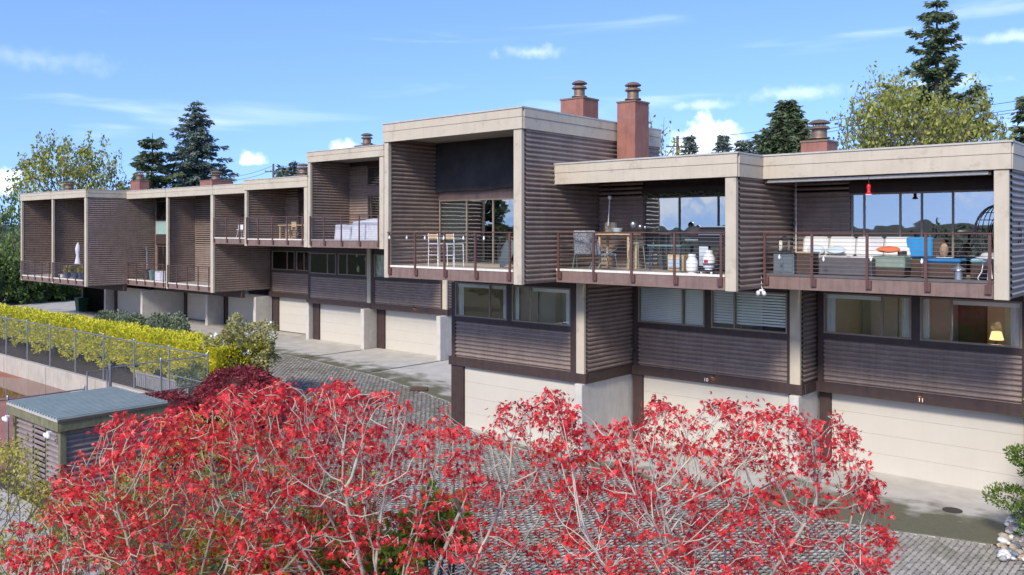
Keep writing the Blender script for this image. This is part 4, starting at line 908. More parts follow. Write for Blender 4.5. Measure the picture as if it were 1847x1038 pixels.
def grow(base, attract, step=.25, kill=.35, infl=1.6, trunk_top=None, iters=140, up=.12, wob=.15, rg=rng, stems=()):
    """space colonisation: returns node positions and parents"""
    P = [np.array(base, float)]; par = [-1]
    if trunk_top is not None:
        tt = np.array(trunk_top, float); n = max(2, int(np.linalg.norm(tt - P[0]) / step))
        for i in range(1, n + 1): P.append(P[0] + (tt - P[0]) * i / n + rg.normal(0, step * .06, 3)); par.append(len(P) - 2)
    hub = len(P) - 1
    for st in stems:          # several leaders from the top of the short trunk
        st = np.array(st, float); h0 = max(1, hub - int(rg.integers(0, 3))); o0 = P[h0]; n = max(3, int(np.linalg.norm(st - o0) / step)); bow = rg.normal(0, .12, 3); bow[2] = .12
        for i in range(1, n + 1): f_ = i / n; P.append(o0 + (st - o0) * f_ + bow * math.sin(math.pi * f_) + rg.normal(0, step * .05, 3)); par.append(h0 if i == 1 else len(P) - 2)
    A = np.array(attract, float); best = np.full(len(A), 1e9); idx = np.zeros(len(A), int); alive = np.ones(len(A), bool); done = 0
    for it in range(iters):
        Q = np.array(P[done:]);
        if len(Q):
            D = np.linalg.norm(A[:, None, :] - Q[None], axis=2); k = D.argmin(1); dm = D[np.arange(len(A)), k]; b = dm < best; best[b] = dm[b]; idx[b] = k[b] + done
        done = len(P); alive &= best > kill
        act = alive & (best < (infl if it > 8 else 1e9))
        if not act.any():
            if not alive.any(): break
            act = alive
        dirs = {}
        Pn = np.array(P)
        v = A[act] - Pn[idx[act]]; v /= np.linalg.norm(v, axis=1, keepdims=True) + 1e-9
        for q, w in zip(idx[act], v): dirs[q] = dirs.get(q, 0) + w
        added = 0
        for q, w in dirs.items():
            w = w / (np.linalg.norm(w) + 1e-9) + np.array([0, 0, up]) + rg.normal(0, wob, 3); w /= np.linalg.norm(w) + 1e-9
            P.append(P[q] + w * step); par.append(q); added += 1
        if not added or len(P) > 9000: break
    return np.array(P), np.array(par)
def branch_mesh(P, par, tip=.006, expo=2.3, n=5, rmax=None):
    N_ = len(P); r = np.zeros(N_); kids = np.zeros(N_, int)
    for i in range(N_ - 1, 0, -1):
        if kids[i] == 0: r[i] = tip ** expo
        r[par[i]] += r[i]; kids[par[i]] += 1
    r = np.maximum(r, tip ** expo) ** (1 / expo)
    if rmax: r = r * min(1, rmax / r[0]) if r[0] > rmax else r
    r = np.maximum(r, tip * .8)
    e = np.arange(1, N_); a = P[par[e]]; b = P[e]; d = b - a; L = np.linalg.norm(d, axis=1, keepdims=True); d = d / (L + 1e-9)
    ref = np.where(np.abs(d[:, 2:3]) > .9, np.array([[1., 0, 0]]), np.array([[0., 0, 1.]])); s = np.cross(d, ref); s /= np.linalg.norm(s, axis=1, keepdims=True) + 1e-9; t_ = np.cross(d, s)
    an = np.arange(n) * 2 * math.pi / n; circ = np.cos(an)[None, :, None] * s[:, None, :] + np.sin(an)[None, :, None] * t_[:, None, :]
    r0 = np.minimum(r[par[e]], r[e] * 1.35); V = np.concatenate([a[:, None, :] - d[:, None] * r0[:, None, None] * .3 + circ * r0[:, None, None], b[:, None, :] + circ * r[e][:, None, None]], 1)
    q = np.array([(k, (k + 1) % n, n + (k + 1) % n, n + k) for k in range(n)]); Fq = (np.arange(len(e))[:, None, None] * 2 * n + q[None]).reshape(-1, 4)
    return V.reshape(-1, 3), Fq, kids, r

# ------------------------------------------------------------------ garden side: wall, fence, shed, bench
t = thing('retaining_wall', (-60, 15.0, 0), 'long cream concrete wall below the chain link fence beside tennis court', 'wall')
MB().box(-100, -26.75, 14.86, 15.10, -.2, .78, .015).build('wall', 'oldconcrete', t)
for x in lin(-95, -30, 13): MB().box(x - .006, x + .006, 14.852, 14.87, -.1, .76).build('joint', 'joint', t)
t = thing('end_wall', (-25.0, 12.6, 0), 'low light concrete wall end with iron handrail by the shed', 'wall')
m = MB(); m.box(-26.45, -26.2, 11.9, 14.5, -.1, .78, .02); m.build('wall', 'oldconcrete', t); MB().tube([(-26.1, 12.0, 1.25), (-26.1, 13.2, 1.55), (-26.1, 13.25, .7)], .02, 6).build('handrail', 'iron', t)

def chainlink(p, q, z0, z1, d=.085):
    """woven wire as two families of thin diagonal strands"""
    p = np.array(p); q = np.array(q); L = np.linalg.norm(q - p); u = (q - p) / L; H_ = z1 - z0; nrm = np.array([-u[1], u[0]]); w = .0016; V = []; Fq = []
    k = -H_
    while k < L:
        for s_ in (1, -1):
            a0, a1 = (k, k + H_) if s_ > 0 else (k + H_, k); za, zb = z0, z1
            if max(a0, a1) <= 0 or min(a0, a1) >= L: continue
            def cl(aa, ab, z_a, z_b):
                if aa < 0: z_a = z_a + (z_b - z_a) * (0 - aa) / (ab - aa); aa = 0
                if aa > L: z_a = z_a + (z_b - z_a) * (L - aa) / (ab - aa); aa = L
                return aa, z_a
            A0, Z0 = cl(a0, a1, za, zb); A1, Z1 = cl(a1, a0, zb, za)
            b = len(V)
            for (aa, zz) in ((A0, Z0), (A1, Z1)):
                c = p + u * aa; V += [(c[0] + nrm[0] * w, c[1] + nrm[1] * w, zz), (c[0] - nrm[0] * w, c[1] - nrm[1] * w, zz + w), (c[0], c[1], zz + 2 * w)]
            Fq += [(b, b + 1, b + 4, b + 3), (b + 1, b + 2, b + 5, b + 4), (b + 2, b, b + 3, b + 5)]
        k += d
    return np.array(V), np.array(Fq)
def fence(label, p, q, z0, z1, xs, rails, gate=None, fat=()):
    t = thing('chain_link_fence', (*p, z0), label, 'fence', 'chain link fences'); p_, q_ = Vector((*p, 0)), Vector((*q, 0)); d = q_ - p_
    for i, s_ in enumerate(xs):
        c = p_ + d * s_; r_ = .05 if i in fat else .03
        po = MB().tube([(c.x, c.y, z0 - .1), (c.x, c.y, z1 + .03)], r_, 8).build('post', 'galv', t)
        MB().lathe((c.x, c.y, z1 + .03), [(r_ * 1.15, 0), (r_ * 1.1, .04), (r_ * .3, .07)], 8).build('post_cap', 'galv', po)
    for z in rails: MB().tube([(p[0], p[1], z), (q[0], q[1], z)], .022, 7).build('rail', 'galv', t)
    V, Fq = chainlink(p, q, z0 + .04, z1 - .02); fastobj('wire_mesh', V, Fq, 'wire', t)
fence('long chain link fence on wall top in front of yellow hedge', (-26.62, 15.0), (-97, 15.0), .76, 2.58, [0] + [(-26.62 + x) / -70.38 * -1 for x in ()] + [(x - 26.62) / 70.38 for x in (29.25, 31.95, 34.58, 37.24, 39.88, 42.5, 45.13, 47.8, 50.4, 53, 55.7, 58.3, 61, 66, 71, 76, 81, 86, 91, 97)], [2.56])
fence('short chain link fence returning from hedge corner to the gate', (-26.62, 14.93), (-26.62, 11.75), .80, 2.56, [.49, 1.0], [2.54, 1.58], fat=(1,))
fence('low chain link fence behind the shed along the tennis court', (-26.62, 10.98), (-26.62, 4.0), 0.0, 2.0, [0, .30, .62, 1], [1.98])
t = thing('fence_gate', (-26.62, 11.4, .1), 'narrow chain link gate between the two fence runs', 'gate')
MB().tube([(-26.62, 11.66, .1), (-26.62, 11.66, 2.5), (-26.62, 11.06, 2.5), (-26.62, 11.06, .1), (-26.62, 11.66, .1)], .02, 7).build('frame', 'galv', t); V, Fq = chainlink((-26.62, 11.64), (-26.62, 11.08), .14, 2.48); fastobj('wire_mesh', V, Fq, 'wire', t); MB().box(-26.66, -26.58, 11.1, 11.2, 1.2, 1.3).build('latch', 'galv', t)
t = thing('rail', (-26.62, 15.0, 1.6), 'short galvanised rail from fence corner back along hedge', 'rail'); MB().tube([(-26.64, 15.04, 1.60), (-29.2, 15.04, 1.60)], .02, 6).build('rail', 'galv', t)

t = thing('bench', (-30.8, 15.55, .70), 'weathered grey slatted bench back behind the fence below hedge', 'bench')
for i in range(26): MB().box(-32.85 + i * .155, -32.85 + i * .155 + .11, 15.50, 15.53, .72, 1.22).build('slat', 'greywood', t)
MB().box(-32.9, -28.8, 15.46, 15.58, 1.22, 1.28, .008).build('top_rail', 'greywood', t); MB().box(-32.9, -28.8, 15.54, 15.98, 1.08, 1.12, .008).build('seat', 'greywood', t)
for x in (-32.7, -30.8, -29.0): MB().box(x - .04, x + .04, 15.56, 15.95, .66, 1.08).build('leg', 'greywood', t)

# shed: corrugated walls, moss stained fascia, ribbed metal roof
sx0, sx1, sy0, sy1, sh_ = -25.25, -22.1, 8.55, 11.2, 2.1
t = thing('shed', ((sx0 + sx1) / 2, (sy0 + sy1) / 2, -.05), 'small corrugated shed with flat grey green metal roof beside tennis court', 'shed')
w = MB().box(sx0 + .12, sx1 - .12, sy0 + .12, sy1 - .12, -.05, sh_ - .12).build('wall', 'trim', t)
corr((sx0 + .09, sy0 + .1), (-24.0, sy0 + .1), -.05, sh_ - .30, (0, -1)).build('siding_panel', 'shedsiding', w); corr((-23.1, sy0 + .1), (sx1 - .09, sy0 + .1), -.05, sh_ - .30, (0, -1)).build('siding_panel', 'shedsiding', w)
corr((sx1 - .1, sy0 + .09), (sx1 - .1, sy1 - .09), -.05, sh_ - .30, (1, 0)).build('siding_panel', 'shedsiding', w); corr((sx0 + .1, sy1 - .09), (sx0 + .1, sy0 + .09), -.05, sh_ - .3, (-1, 0)).build('siding_panel', 'shedsiding', w)
corr((-23.98, sy0 + .105), (-23.12, sy0 + .105), 1.86, sh_ - .30, (0, -1)).build('siding_panel', 'shedsiding', w)
dr = MB().box(-23.98, -23.12, sy0 + .07, sy0 + .13, -.04, 1.85).build('door', 'mosswood', t); corr((-23.9, sy0 + .07), (-23.2, sy0 + .07), 0.0, 1.8, (0, -1), .02).build('door_panel', 'shedsiding', dr); MB().lathe((-23.25, sy0 + .04, .9), [(.02, 0), (.035, .02), (.02, .05)], 8).build('handle', 'iron', dr)
for x, y in ((sx0, sy0), (sx1 - .14, sy0), (sx1 - .14, sy1 - .14), (sx0, sy1 - .14)): MB().box(x, x + .14, y, y + .14, -.05, sh_ - .24).build('corner_post', 'mosswood', t)
rf = MB().box(sx0 - .05, sx1 + .05, sy0 - .05, sy1 + .05, sh_ - .10, sh_ - .04).build('roof', 'shedroof', t)
for a in ((sx0 - .07, sx1 + .07, sy0 - .09, sy0 - .052), (sx0 - .07, sx1 + .07, sy1 + .052, sy1 + .09)): MB().box(*a, sh_ - .26, sh_ - .01).build('fascia_board', 'mosswood', rf)
for a in ((sx0 - .09, sx0 - .052, sy0 - .05, sy1 + .05), (sx1 + .052, sx1 + .09, sy0 - .05, sy1 + .05)): MB().box(*a, sh_ - .26, sh_ - .012).build('fascia_board', 'mosswood', rf)
m = MB(); P = []; n_ = 16 * 6      # ribs run along y
for i in range(n_ + 1):
    x = sx0 - .05 + (sx1 - sx0 + .1) * i / n_; k = (i % 6); zz = sh_ + .03
    for y in (sy0 - .11, sy1 + .08): P.append((x, y, zz))
m.sheet(P, 2).build('roof_sheet', 'shedroof', rf)
for i in range(19):
    x = sx0 - .02 + (sx1 - sx0 + .0) * i / 18; MB().box(x, x + .045, sy0 - .10, sy1 + .07, sh_ + .032, sh_ + .085).build('roof_rib', 'shedrib', rf)
MB().box(sx0 - .1, sx1 + .1, sy0 - .12, sy0 - .092, sh_ - .02, sh_ + .035).build('edge_flashing', 'cap', rf); MB().box(sx1 + .092, sx1 + .12, sy0 - .1, sy1 + .1, sh_ - .03, sh_ + .03).build('edge_flashing', 'winframe', rf)
for x, lab in ((sx0 + .05, 'white twin floodlight on left front corner of shed'), (sx1 - .30, 'white twin floodlight under right front corner of shed roof')): floodlight((x, sy0 - .14, sh_ - .34), lab)
# mossy post in front
pp = onZ(100, 1110, 0); 
t = thing('wooden_post', (-17.2, 6.0, -.07), 'square brown lichen covered post in front of the shed', 'post'); pp = at(100, 1038, 16.5)
MB().box(pp.x - .09, pp.x + .09, pp.y - .09, pp.y + .09, -.1, at(100, 915, 16.5).z, .01).build('post', 'mosswood2', t) if 'mosswood2' in MATS else MB().box(pp.x - .09, pp.x + .09, pp.y - .09, pp.y + .09, -.1, at(100, 915, 16.5).z, .01).build('post', 'mosswood', t)
bn = MB(); q = at(118, 950, 16.8); bn.box(q.x - .02, q.x + .35, q.y - .01, q.y + .01, q.z - .12, q.z + .08); bn.build('sign_board', 'ice', t)

# ------------------------------------------------------------------ hedge and shrubs
def shell_points(n, f, rg=rng):
    return np.array([f(*rg.uniform(0, 1, 3)) for _ in range(n)])
def bump_noise(p, s=1.0):
    return np.sin(p[:, 0] * 2.3 * s + 1.3) * np.cos(p[:, 1] * 3.1 * s) + .6 * np.sin(p[:, 0] * 5.7 * s + p[:, 2] * 4.3 * s) + .5 * np.sin(p[:, 2] * 7.1 * s + p[:, 1] * 2.2)
hx0, hx1, hy0, hy1, hz0, hz1 = -98, -27.6, 16.0, 17.9, 1.12, 2.48
t = thing('hedge', ((hx0 + hx1) / 2, 17, .66), 'long clipped yellow green hedge behind the chain link fence', 'hedge')
def hedge_pts(n):
    near = rng.uniform(0, 1, n) ** .75; x = hx1 + (hx0 - hx1) * (1 - near) ; x = hx1 - (rng.uniform(0, 1, n) ** 1.6) * (hx1 - hx0)
    f = rng.uniform(0, 1, n); y = np.where(f < .44, hy0, np.where(f < .94, rng.uniform(hy0, hy1, n), hy1)); z = np.where((f >= .44) & (f < .94), hz1, rng.uniform(hz0, hz1, n))
    end = rng.uniform(0, 1, n) < .03; x = np.where(end, hx1, x); y = np.where(end, rng.uniform(hy0, hy1, n), y); z = np.where(end, rng.uniform(hz0, hz1, n), z)
    p = np.stack([x, y, z], 1); cen = np.stack([x, np.full(n, (hy0 + hy1) / 2), np.full(n, (hz0 + hz1) / 2)], 1); nr = p - cen; nr[:, 0] = np.where(end, 1, 0); nr /= np.linalg.norm(nr, axis=1, keepdims=True)
    corner = np.minimum(np.abs(p[:, 1] - hy0), .35) * np.minimum(np.abs(p[:, 2] - hz1), .35)
    off = bump_noise(p) * .055 - rng.exponential(.05, n) + .04 * np.sin(p[:, 0] * 1.1) + np.where(rng.uniform(0, 1, n) < .05, rng.uniform(0, .14, n), 0)
    bottom = np.where((f < .44), .18 * np.sin(p[:, 0] * 1.9) + .1 * np.sin(p[:, 0] * 4.3), 0); p[:, 2] = np.where(p[:, 2] < hz0 + .35, p[:, 2] + bottom, p[:, 2])
    return p + nr * off[:, None], nr
P, Nr = hedge_pts(62000)
V, Fq = leaves(P, Nr + np.array([0, -.1, .45]), .105, 'quad', .55, aspect=.55); fastobj('foliage', V, Fq, 'leaf_hedge', t)
m = MB(); m.box(hx0, hx1 - .15, hy0 + .2, hy1 - .2, hz0 + .18, hz1 - .14); m.build('inner_mass', 'leaf_needle', t)
m = MB()
for i in range(90): x = hx1 - .3 - i * .62 + random.uniform(-.2, .2); m.tube([(x, 16.8 + random.uniform(-.5, .5), .6), (x + random.uniform(-.2, .2), 16.8 + random.uniform(-.5, .3), 1.4)], [.04, .025], 5, False)
m.build('stems', 'bark_dark', t, 'stuff')

def shrub(name, label, cat, c, r, n, size, leafm, group=None, stems=6, core=.72, amp=.16, droop=.3, ground=.5, flowers=0, spread=.6, aspect=.55):
    t = thing(name, (c[0], c[1], ground), label, cat, group)
    d = rng.normal(0, 1, (n, 3)); d[:, 2] = np.abs(d[:, 2]) * 1.0 - .12; d /= np.linalg.norm(d, axis=1, keepdims=True)
    q = 1 + amp * (np.sin(d[:, 0] * 5 + c[0]) * np.cos(d[:, 1] * 6) + .7 * np.sin(d[:, 2] * 9 + d[:, 0] * 4)) - rng.exponential(.10, n)
    P = np.array(c) + d * q[:, None] * np.array(r)
    V, Fq = leaves(P, d + np.array([0, 0, -droop]), size, 'quad', spread, aspect=aspect); fastobj('crown', V, Fq, leafm, t)
    m = MB(); m.blob(c, (r[0] * core, r[1] * core, r[2] * core), 3, .1, 14, 9); m.build('inner_mass', 'leaf_needle' if leafm != 'leaf_darkred' else 'bark_dark', t)
    m = MB()
    for k in range(stems): a = k * 2.4; m.tube([(c[0] + .1 * math.cos(a), c[1] + .1 * math.sin(a), ground - .1), (c[0] + r[0] * .6 * math.cos(a), c[1] + r[1] * .6 * math.sin(a), c[2])], [.04, .02], 5, False)
    m.build('stems', 'bark', t)
    if flowers:
        k = rng.choice(n, flowers, False); Pf = np.array(c) + d[k] * (q[k][:, None] + .06) * np.array(r); Pf = Pf[Pf[:, 2] > c[2] - r[2] * .2]
        PP = np.repeat(Pf, 14, 0) + rng.normal(0, .035, (len(Pf) * 14, 3)); V, Fq = leaves(PP, rng.normal(0, 1, (len(PP), 3)), .10, 'quad', .5, aspect=.9); fastobj('flowers', V, Fq, 'petal', t)['kind'] = 'stuff'
    return t
for px, top, Yp, rr, lab in ((200, 567, 20.4, (1.35, 1.1, .95), 'rounded grey green shrub behind hedge, leftmost of three'), (246, 573, 20.2, (.85, .8, .75), 'small grey green shrub between the two larger ones'), (300, 572, 20.0, (1.45, 1.1, 1.0), 'rounded grey green shrub behind hedge, nearest the white flowering bush')):
    p = onY(px, top, Yp); shrub('grey_shrub', lab, 'shrub', (p.x, Yp, p.z - rr[2] * .95), rr, 3800, .13, 'leaf_grey', 'grey green shrubs behind the hedge', ground=.5)
p = onY(436, 592, 17.4)
tr_ = shrub('rhododendron', 'loose bush with pale flowers at right end of hedge', 'bush', (p.x, 17.4, p.z - 1.05), (1.35, 1.1, 1.1), 5200, .125, 'leaf_rhodo', flowers=26, ground=.6, amp=.28, core=.55)
shrub('low_shrub', 'dark green low shrub under the pale flowering bush', 'shrub', (p.x - .7, 16.3, 1.15), (1.1, .8, .75), 2600, .11, 'leaf_green', ground=.5)
shrub('laceleaf_maple', 'dark red dome shaped laceleaf maple beside fence corner', 'tree', (-25.6, 15.6, 1.05), (1.6, 1.4, 1.1), 15000, .135, 'leaf_darkred', ground=.1, amp=.07, droop=1.1, core=.86, spread=.45, aspect=.28)
shrub('laceleaf_maple', 'low dark red laceleaf shrub in front of the dome shaped one', 'tree', (-26.2, 13.2, .85), (1.1, 1.1, .75), 6500, .125, 'leaf_darkred', ground=0, amp=.08, droop=1.1, core=.84, spread=.45, aspect=.28)
for k, (px, py, d_, rr, lm, lab) in enumerate(((660, 1000, 11.5, (.9, .8, .8), 'leaf_bright', 'bright green shrub seen through the red maple branches'), (560, 960, 13.5, (.8, .8, .7), 'leaf_bright', 'lime green shrub low behind the red leaves'), (790, 930, 13.2, (.55, .55, .7), 'leaf_bright', 'small bright green shrub at edge of the pavers'), (400, 1010, 12.6, (1.1, .9, .9), 'leaf_lime', 'yellow green shrub under the left red maple'), (640, 1090, 11, (.7, .7, .6), 'leaf_needle', 'dark green shrub in shade below the red maple'))):
    p = at(px, py + 45, d_); shrub('garden_shrub', lab, 'shrub', tuple(p), tuple(.85 * v_ for v_ in rr), 2400, .10, lm, 'garden shrubs below the maples', ground=-.05, amp=.3, core=.5)
p = at(925, 1000, 13.2); t = thing('boulder', (p.x, p.y, -.05), 'dark rock among the red maple branches at edge of pavers', 'rock'); MB().blob((p.x, p.y, .25), (.75, .6, .75), 9, .16, 12, 8).build('rock', 'rock', t)

# ------------------------------------------------------------------ red maples in the foreground
SIL = [(-40, 1300), (10, 1150), (20, 950), (70, 925), (110, 850), (150, 795), (190, 752), (250, 742), (330, 742), (380, 715), (440, 692), (520, 690), (580, 684), (640, 690), (690, 702), (740, 722), (800, 745), (830, 772), (880, 748), (940, 712), (1000, 698), (1040, 730), (1075, 778), (1110, 765), (1150, 728), (1240, 722), (1300, 716), (1400, 735), (1450, 738), (1510, 752), (1560, 800), (1585, 862), (1598, 930), (1606, 1040), (1615, 1200)]
def maple(label, pxc, pxr, depth, thick, natt, seed, leafm='leaf_red', lsize=.09, bark='bark_pale', dens=1.0, name='japanese_maple', sil=SIL, group='red maples in the foreground', tip=.0046, lo=1200, shape='maple', ncl=6, topw=.6):
    rg = np.random.default_rng(seed); base = at(pxc, 900, depth); base.z = -.08; A = []
    while len(A) < natt:
        px = rg.uniform(pxc - pxr, pxc + pxr); top = interp(px, sil) + 10 + 62 * max(0, math.sin(px * .061 + seed) * .6 + math.sin(px * .137 + 2 * seed) * .5 + .12); u = rg.uniform(0, 1)
        if rg.uniform() < topw: u = u ** 2.2
        py = top + (lo - top) * u
        e = (px - pxc) / pxr; dz = thick * math.sqrt(max(.06, 1 - e * e)); q = at(px, py, depth + rg.uniform(-dz, dz))
        if q.z < 1.3: continue
        A.append(tuple(q))
    An = np.array(A); pk = []
    for k_ in range(14):        # leaders spread over the crown, ending below its top
        px = pxc + pxr * (-.86 + 1.72 * k_ / 13) + rg.uniform(-12, 12); q = at(px, min(1150, interp(px, sil) + rg.uniform(130, 260)), depth + rg.uniform(-.8, .8) * thick); pk.append(tuple(q))
    P, par = grow(tuple(base), A, stems=pk, step=.13, kill=.17, infl=1.3, trunk_top=(base.x, base.y, .8), up=.50, wob=.09, rg=rg, iters=130)
    V, Fq, kids, r = branch_mesh(P, par, tip, 2.75, 5, .06)
    t = thing(name, tuple(base), label, 'tree', group); fastobj('trunk', V, Fq, bark, t, True)
    tips = np.where((kids == 0) | ((r < tip * 1.7) & (rg.uniform(0, 1, len(P)) < .37)))[0]; tips = tips[tips > 8]
    nz_ = np.sin(P[tips, 0] * 7.1 + seed) * np.cos(P[tips, 2] * 8.3) + .7 * np.sin(P[tips, 1] * 6.3 + P[tips, 2] * 5.1); tips = tips[rg.uniform(0, 1, len(tips)) < dens * np.clip(.85 + .48 * nz_, .10, 1)]
    T = P[tips]; T = T[np.unique(np.round(T / .085).astype(int), axis=0, return_index=True)[1]]; k = rg.integers(max(2, ncl - 3), ncl + 4, len(T)); C = np.repeat(T, k, 0) + rg.normal(0, 1, (k.sum(), 3)) * np.array([.065, .065, .035])
    dd = rg.normal(0, .8, (len(C), 3)); dd[:, 2] = -rg.uniform(.15, 1.0, len(C)); V, Fq = leaves(C, dd, lsize, shape, .12, rg)
    fastobj('crown', V, Fq, leafm, t); return t, len(P), len(C)
info = []
info.append(maple('red leaved maple with pale branches in front of shed, leftmost', 330, 350, 11.0, 1.7, 3800, 11, ncl=14, dens=.9, bark='bark_lichen', tip=.0046)[1:])
info.append(maple('red leaved maple with pale branches between shed and garage 9, middle', 720, 330, 10.6, 1.6, 2900, 12, ncl=13, dens=.78)[1:])
info.append(maple('red leaved maple with white upright branches in front of garage 10', 1290, 320, 10.2, 1.6, 3800, 13, ncl=14, dens=.88, topw=.55)[1:])
LSIL = [(-300, 820), (-60, 800), (0, 785), (50, 790), (80, 840), (160, 880), (230, 850), (290, 790), (330, 745), (400, 740), (480, 770), (700, 860)]
info.append(maple('sparse tree with tiny yellow green leaves at left edge', 60, 230, 13.2, 1.5, 3400, 21, 'leaf_lime', .055, 'bark', .9, 'young_tree', LSIL, 'yellow green young trees', .0034, 1300, 'quad', 17)[1:])
info.append(maple('sparse yellow green tree growing behind the leftmost red maple', 400, 280, 14.2, 1.2, 2600, 22, 'leaf_lime', .06, 'bark', .9, 'young_tree', LSIL, 'yellow green young trees', .0034, 1250, 'quad', 17)[1:])
print('maples', info)

# cypress and stone bed at right edge
def clump_conifer(label, base, h, r0, n_clump, leafm, seed):
    rg = np.random.default_rng(seed); t = thing('cypress', base, label, 'tree'); b = np.array(base)
    m = MB(); m.tube([base, (base[0] + .08, base[1], base[2] + h * .5), (base[0] - .05, base[1] + .05, base[2] + h)], [.10, .06, .015], 7); pads = []
    for i in range(n_clump):
        f = (i + .5) / n_clump; z = .25 + f * (h - .3); a = i * 2.4 + rg.uniform(-.4, .4); rr = r0 * (1 - f * .75) * rg.uniform(.55, 1.1); e = b + np.array([rr * math.cos(a), rr * math.sin(a), z + .15])
        m.tube([(b[0], b[1], b[2] + z - .1), tuple(e)], [.025, .01], 5, False); pads.append((e, .42 * (1 - f * .5) + .12))
    m.build('trunk', 'bark', t); C = []; D = []
    for e, s_ in pads:
        k = 1100; d = rg.normal(0, 1, (k, 3)); d /= np.linalg.norm(d, axis=1, keepdims=True); C.append(e + d * np.array([s_, s_, s_ * .5]) * rg.uniform(.5, 1.05, (k, 1))); D.append(d + np.array([0, 0, .5]))
    V, Fq = leaves(np.concatenate(C), np.concatenate(D), .06, 'quad', .5, rg, .6); fastobj('crown', V, Fq, leafm, t)
cb = at(1926, 900, 17.6); clump_conifer('dense green cypress with layered foliage at right edge', (cb.x, cb.y, -.02), 3.9, 1.15, 26, 'leaf_cypress', 5)
t = thing('stone_border', (-3.7, 22.2, 0), 'border of loose river stones at right edge of the yard', 'stones')
sm = []
for k in range(3):
    mm = MB(); mm.blob((0, 0, 0), (1, .75, .55), 20 + k, .12, 9, 6); o = mm.build('stone', 'stone', None); sm.append(o.data); bpy.data.objects.remove(o)
vars_ = []
for me in sm:
    for mt in ('stone', 'stone_blue', 'stone_tan', 'stone_white'): c = me.copy(); c.materials.clear(); c.materials.append(MATS[mt]); vars_.append(c)
for k in range(260):
    u = random.random(); px = 1847 + 50 - random.random() * 95; py = random.uniform(915, 1012); p = onZ(px, py, .03)
    if p.x < -4.30 + max(0, (22.0 - p.y)) * .12: continue
    o = link(bpy.data.objects.new('stone', random.choice(vars_)), t); o.location = Vector((p.x, p.y, .02 + random.uniform(0, .07))) - world_loc(t); s_ = random.uniform(.06, .12); o.scale = (s_, s_, s_); o.rotation_euler = (random.uniform(-.3, .3), random.uniform(-.3, .3), random.uniform(0, 6))
m = MB(); m.sheet([(x, y, .012 + gz(x, y)) for y in lin(20.6, 26, 4) for x in lin(-4.25, 3, 5)], 6); struct(m.build('stone_bed', 'soil'))
# covers and drains in the paving
for px, py, z, kind, lab in ((1718, 921, .026, 'round', 'round dark iron cover in the mossy concrete by garage 11'), (755, 702, gz(-25.9, 24) - .012, 'sq', 'rusty square drain cover near the far row garages'), (480, 646, gz(-36, 24) - .012, 'sq', 'rusty square drain cover right of the flowering bush'), (668, 722, gz(-25.8, 21.3) - .012, 'sq2', 'dark grate in pavers above the red maple')):
    p = onZ(px, py, z); t = thing('drain_cover', tuple(p), lab, 'cover')
    if kind == 'round':
        MB().lathe(tuple(p), [(.22, 0), (.22, .012), (.19, .014)], 24).build('lid', 'iron', t); MB().lathe((p.x, p.y, p.z + .0142), [(.12, 0), (.12, .004)], 18).build('boss', 'iron', t)
    else:
        mt = 'rust' if kind == 'sq' else 'iron'; M = rotm(tuple(p), 45 if kind == 'sq' else 0); MB(M).box(-.36, .36, -.36, .36, 0, .02, .004).build('frame', mt, t)
        for k in range(7): MB(M).box(-.28 + k * .085, -.24 + k * .085, -.3, .3, .02, .028).build('bar', mt, t)
# wheelie bin
bp_ = onZ(147, 562, GL); t = thing('wheelie_bin', (-64.5, 26.0, GL), 'dark green wheelie bin beside the open garage', 'bin'); bx_, by_ = bp_.x, bp_.y; t.location = (bx_, by_, GL)
m = MB(); V_ = [(-.28, -.3, 0.04), (.28, -.3, .04), (.28, .3, .04), (-.28, .3, .04), (-.34, -.38, 1.0), (.34, -.38, 1.0), (.34, .38, 1.0), (-.34, .38, 1.0)]; m.add([(a + bx_, b + by_, c + GL) for a, b, c in V_], [(3, 2, 1, 0), (4, 5, 6, 7), (0, 1, 5, 4), (1, 2, 6, 5), (2, 3, 7, 6), (3, 0, 4, 7)]); m.build('body', 'binGreen', t)
MB().box(bx_ - .37, bx_ + .37, by_ - .42, by_ + .42, GL + 1.004, GL + 1.07, .02).build('lid', 'binGreen', t)
for s_ in (-1, 1): MB(Matrix.Translation((bx_ + s_ * .3, by_ + .3, GL + .1)) @ Matrix.Rotation(R(90), 4, 'Y')).lathe((0, 0, -.03), [(.09, 0), (.10, .02), (.09, .06)], 12).build('wheel', 'iron', t)
# pots on the far left deck
for i, (px, lab, mt, lf) in enumerate(((103, 'blue pot with round green plant on left deck', 'potblue', 'leaf_bright'), (112, 'small white pot on left deck', 'white_paint', None), (122, 'blue pot with wispy grass on left deck, left of two', 'potblue', 'leaf_lime'), (136, 'blue pot with low green plant near the parasol', 'potblue', 'leaf_green'), (147, 'blue pot with sparse plant at right end of left deck', 'potblue', 'leaf_lime'))):
    p = onY(px, 480, 24.35); z = 3.49; t = thing('plant_pot', (p.x, 24.35, z), lab, 'pot', 'pots on the left deck'); h = .42 if i != 1 else .22
    MB().lathe((p.x, 24.35, z), [(.14, 0), (.17, .02), (.21, h - .03), (.22, h)], 12).build('pot', mt, t)
    if lf:
        d = rng.normal(0, 1, (260, 3)); d /= np.linalg.norm(d, axis=1, keepdims=True); V, Fq = leaves(np.array((p.x, 24.35, z + h + .14)) + d * .20, d + np.array([0, 0, .6]), .12, 'quad', .4); fastobj('plant', V, Fq, lf, t)

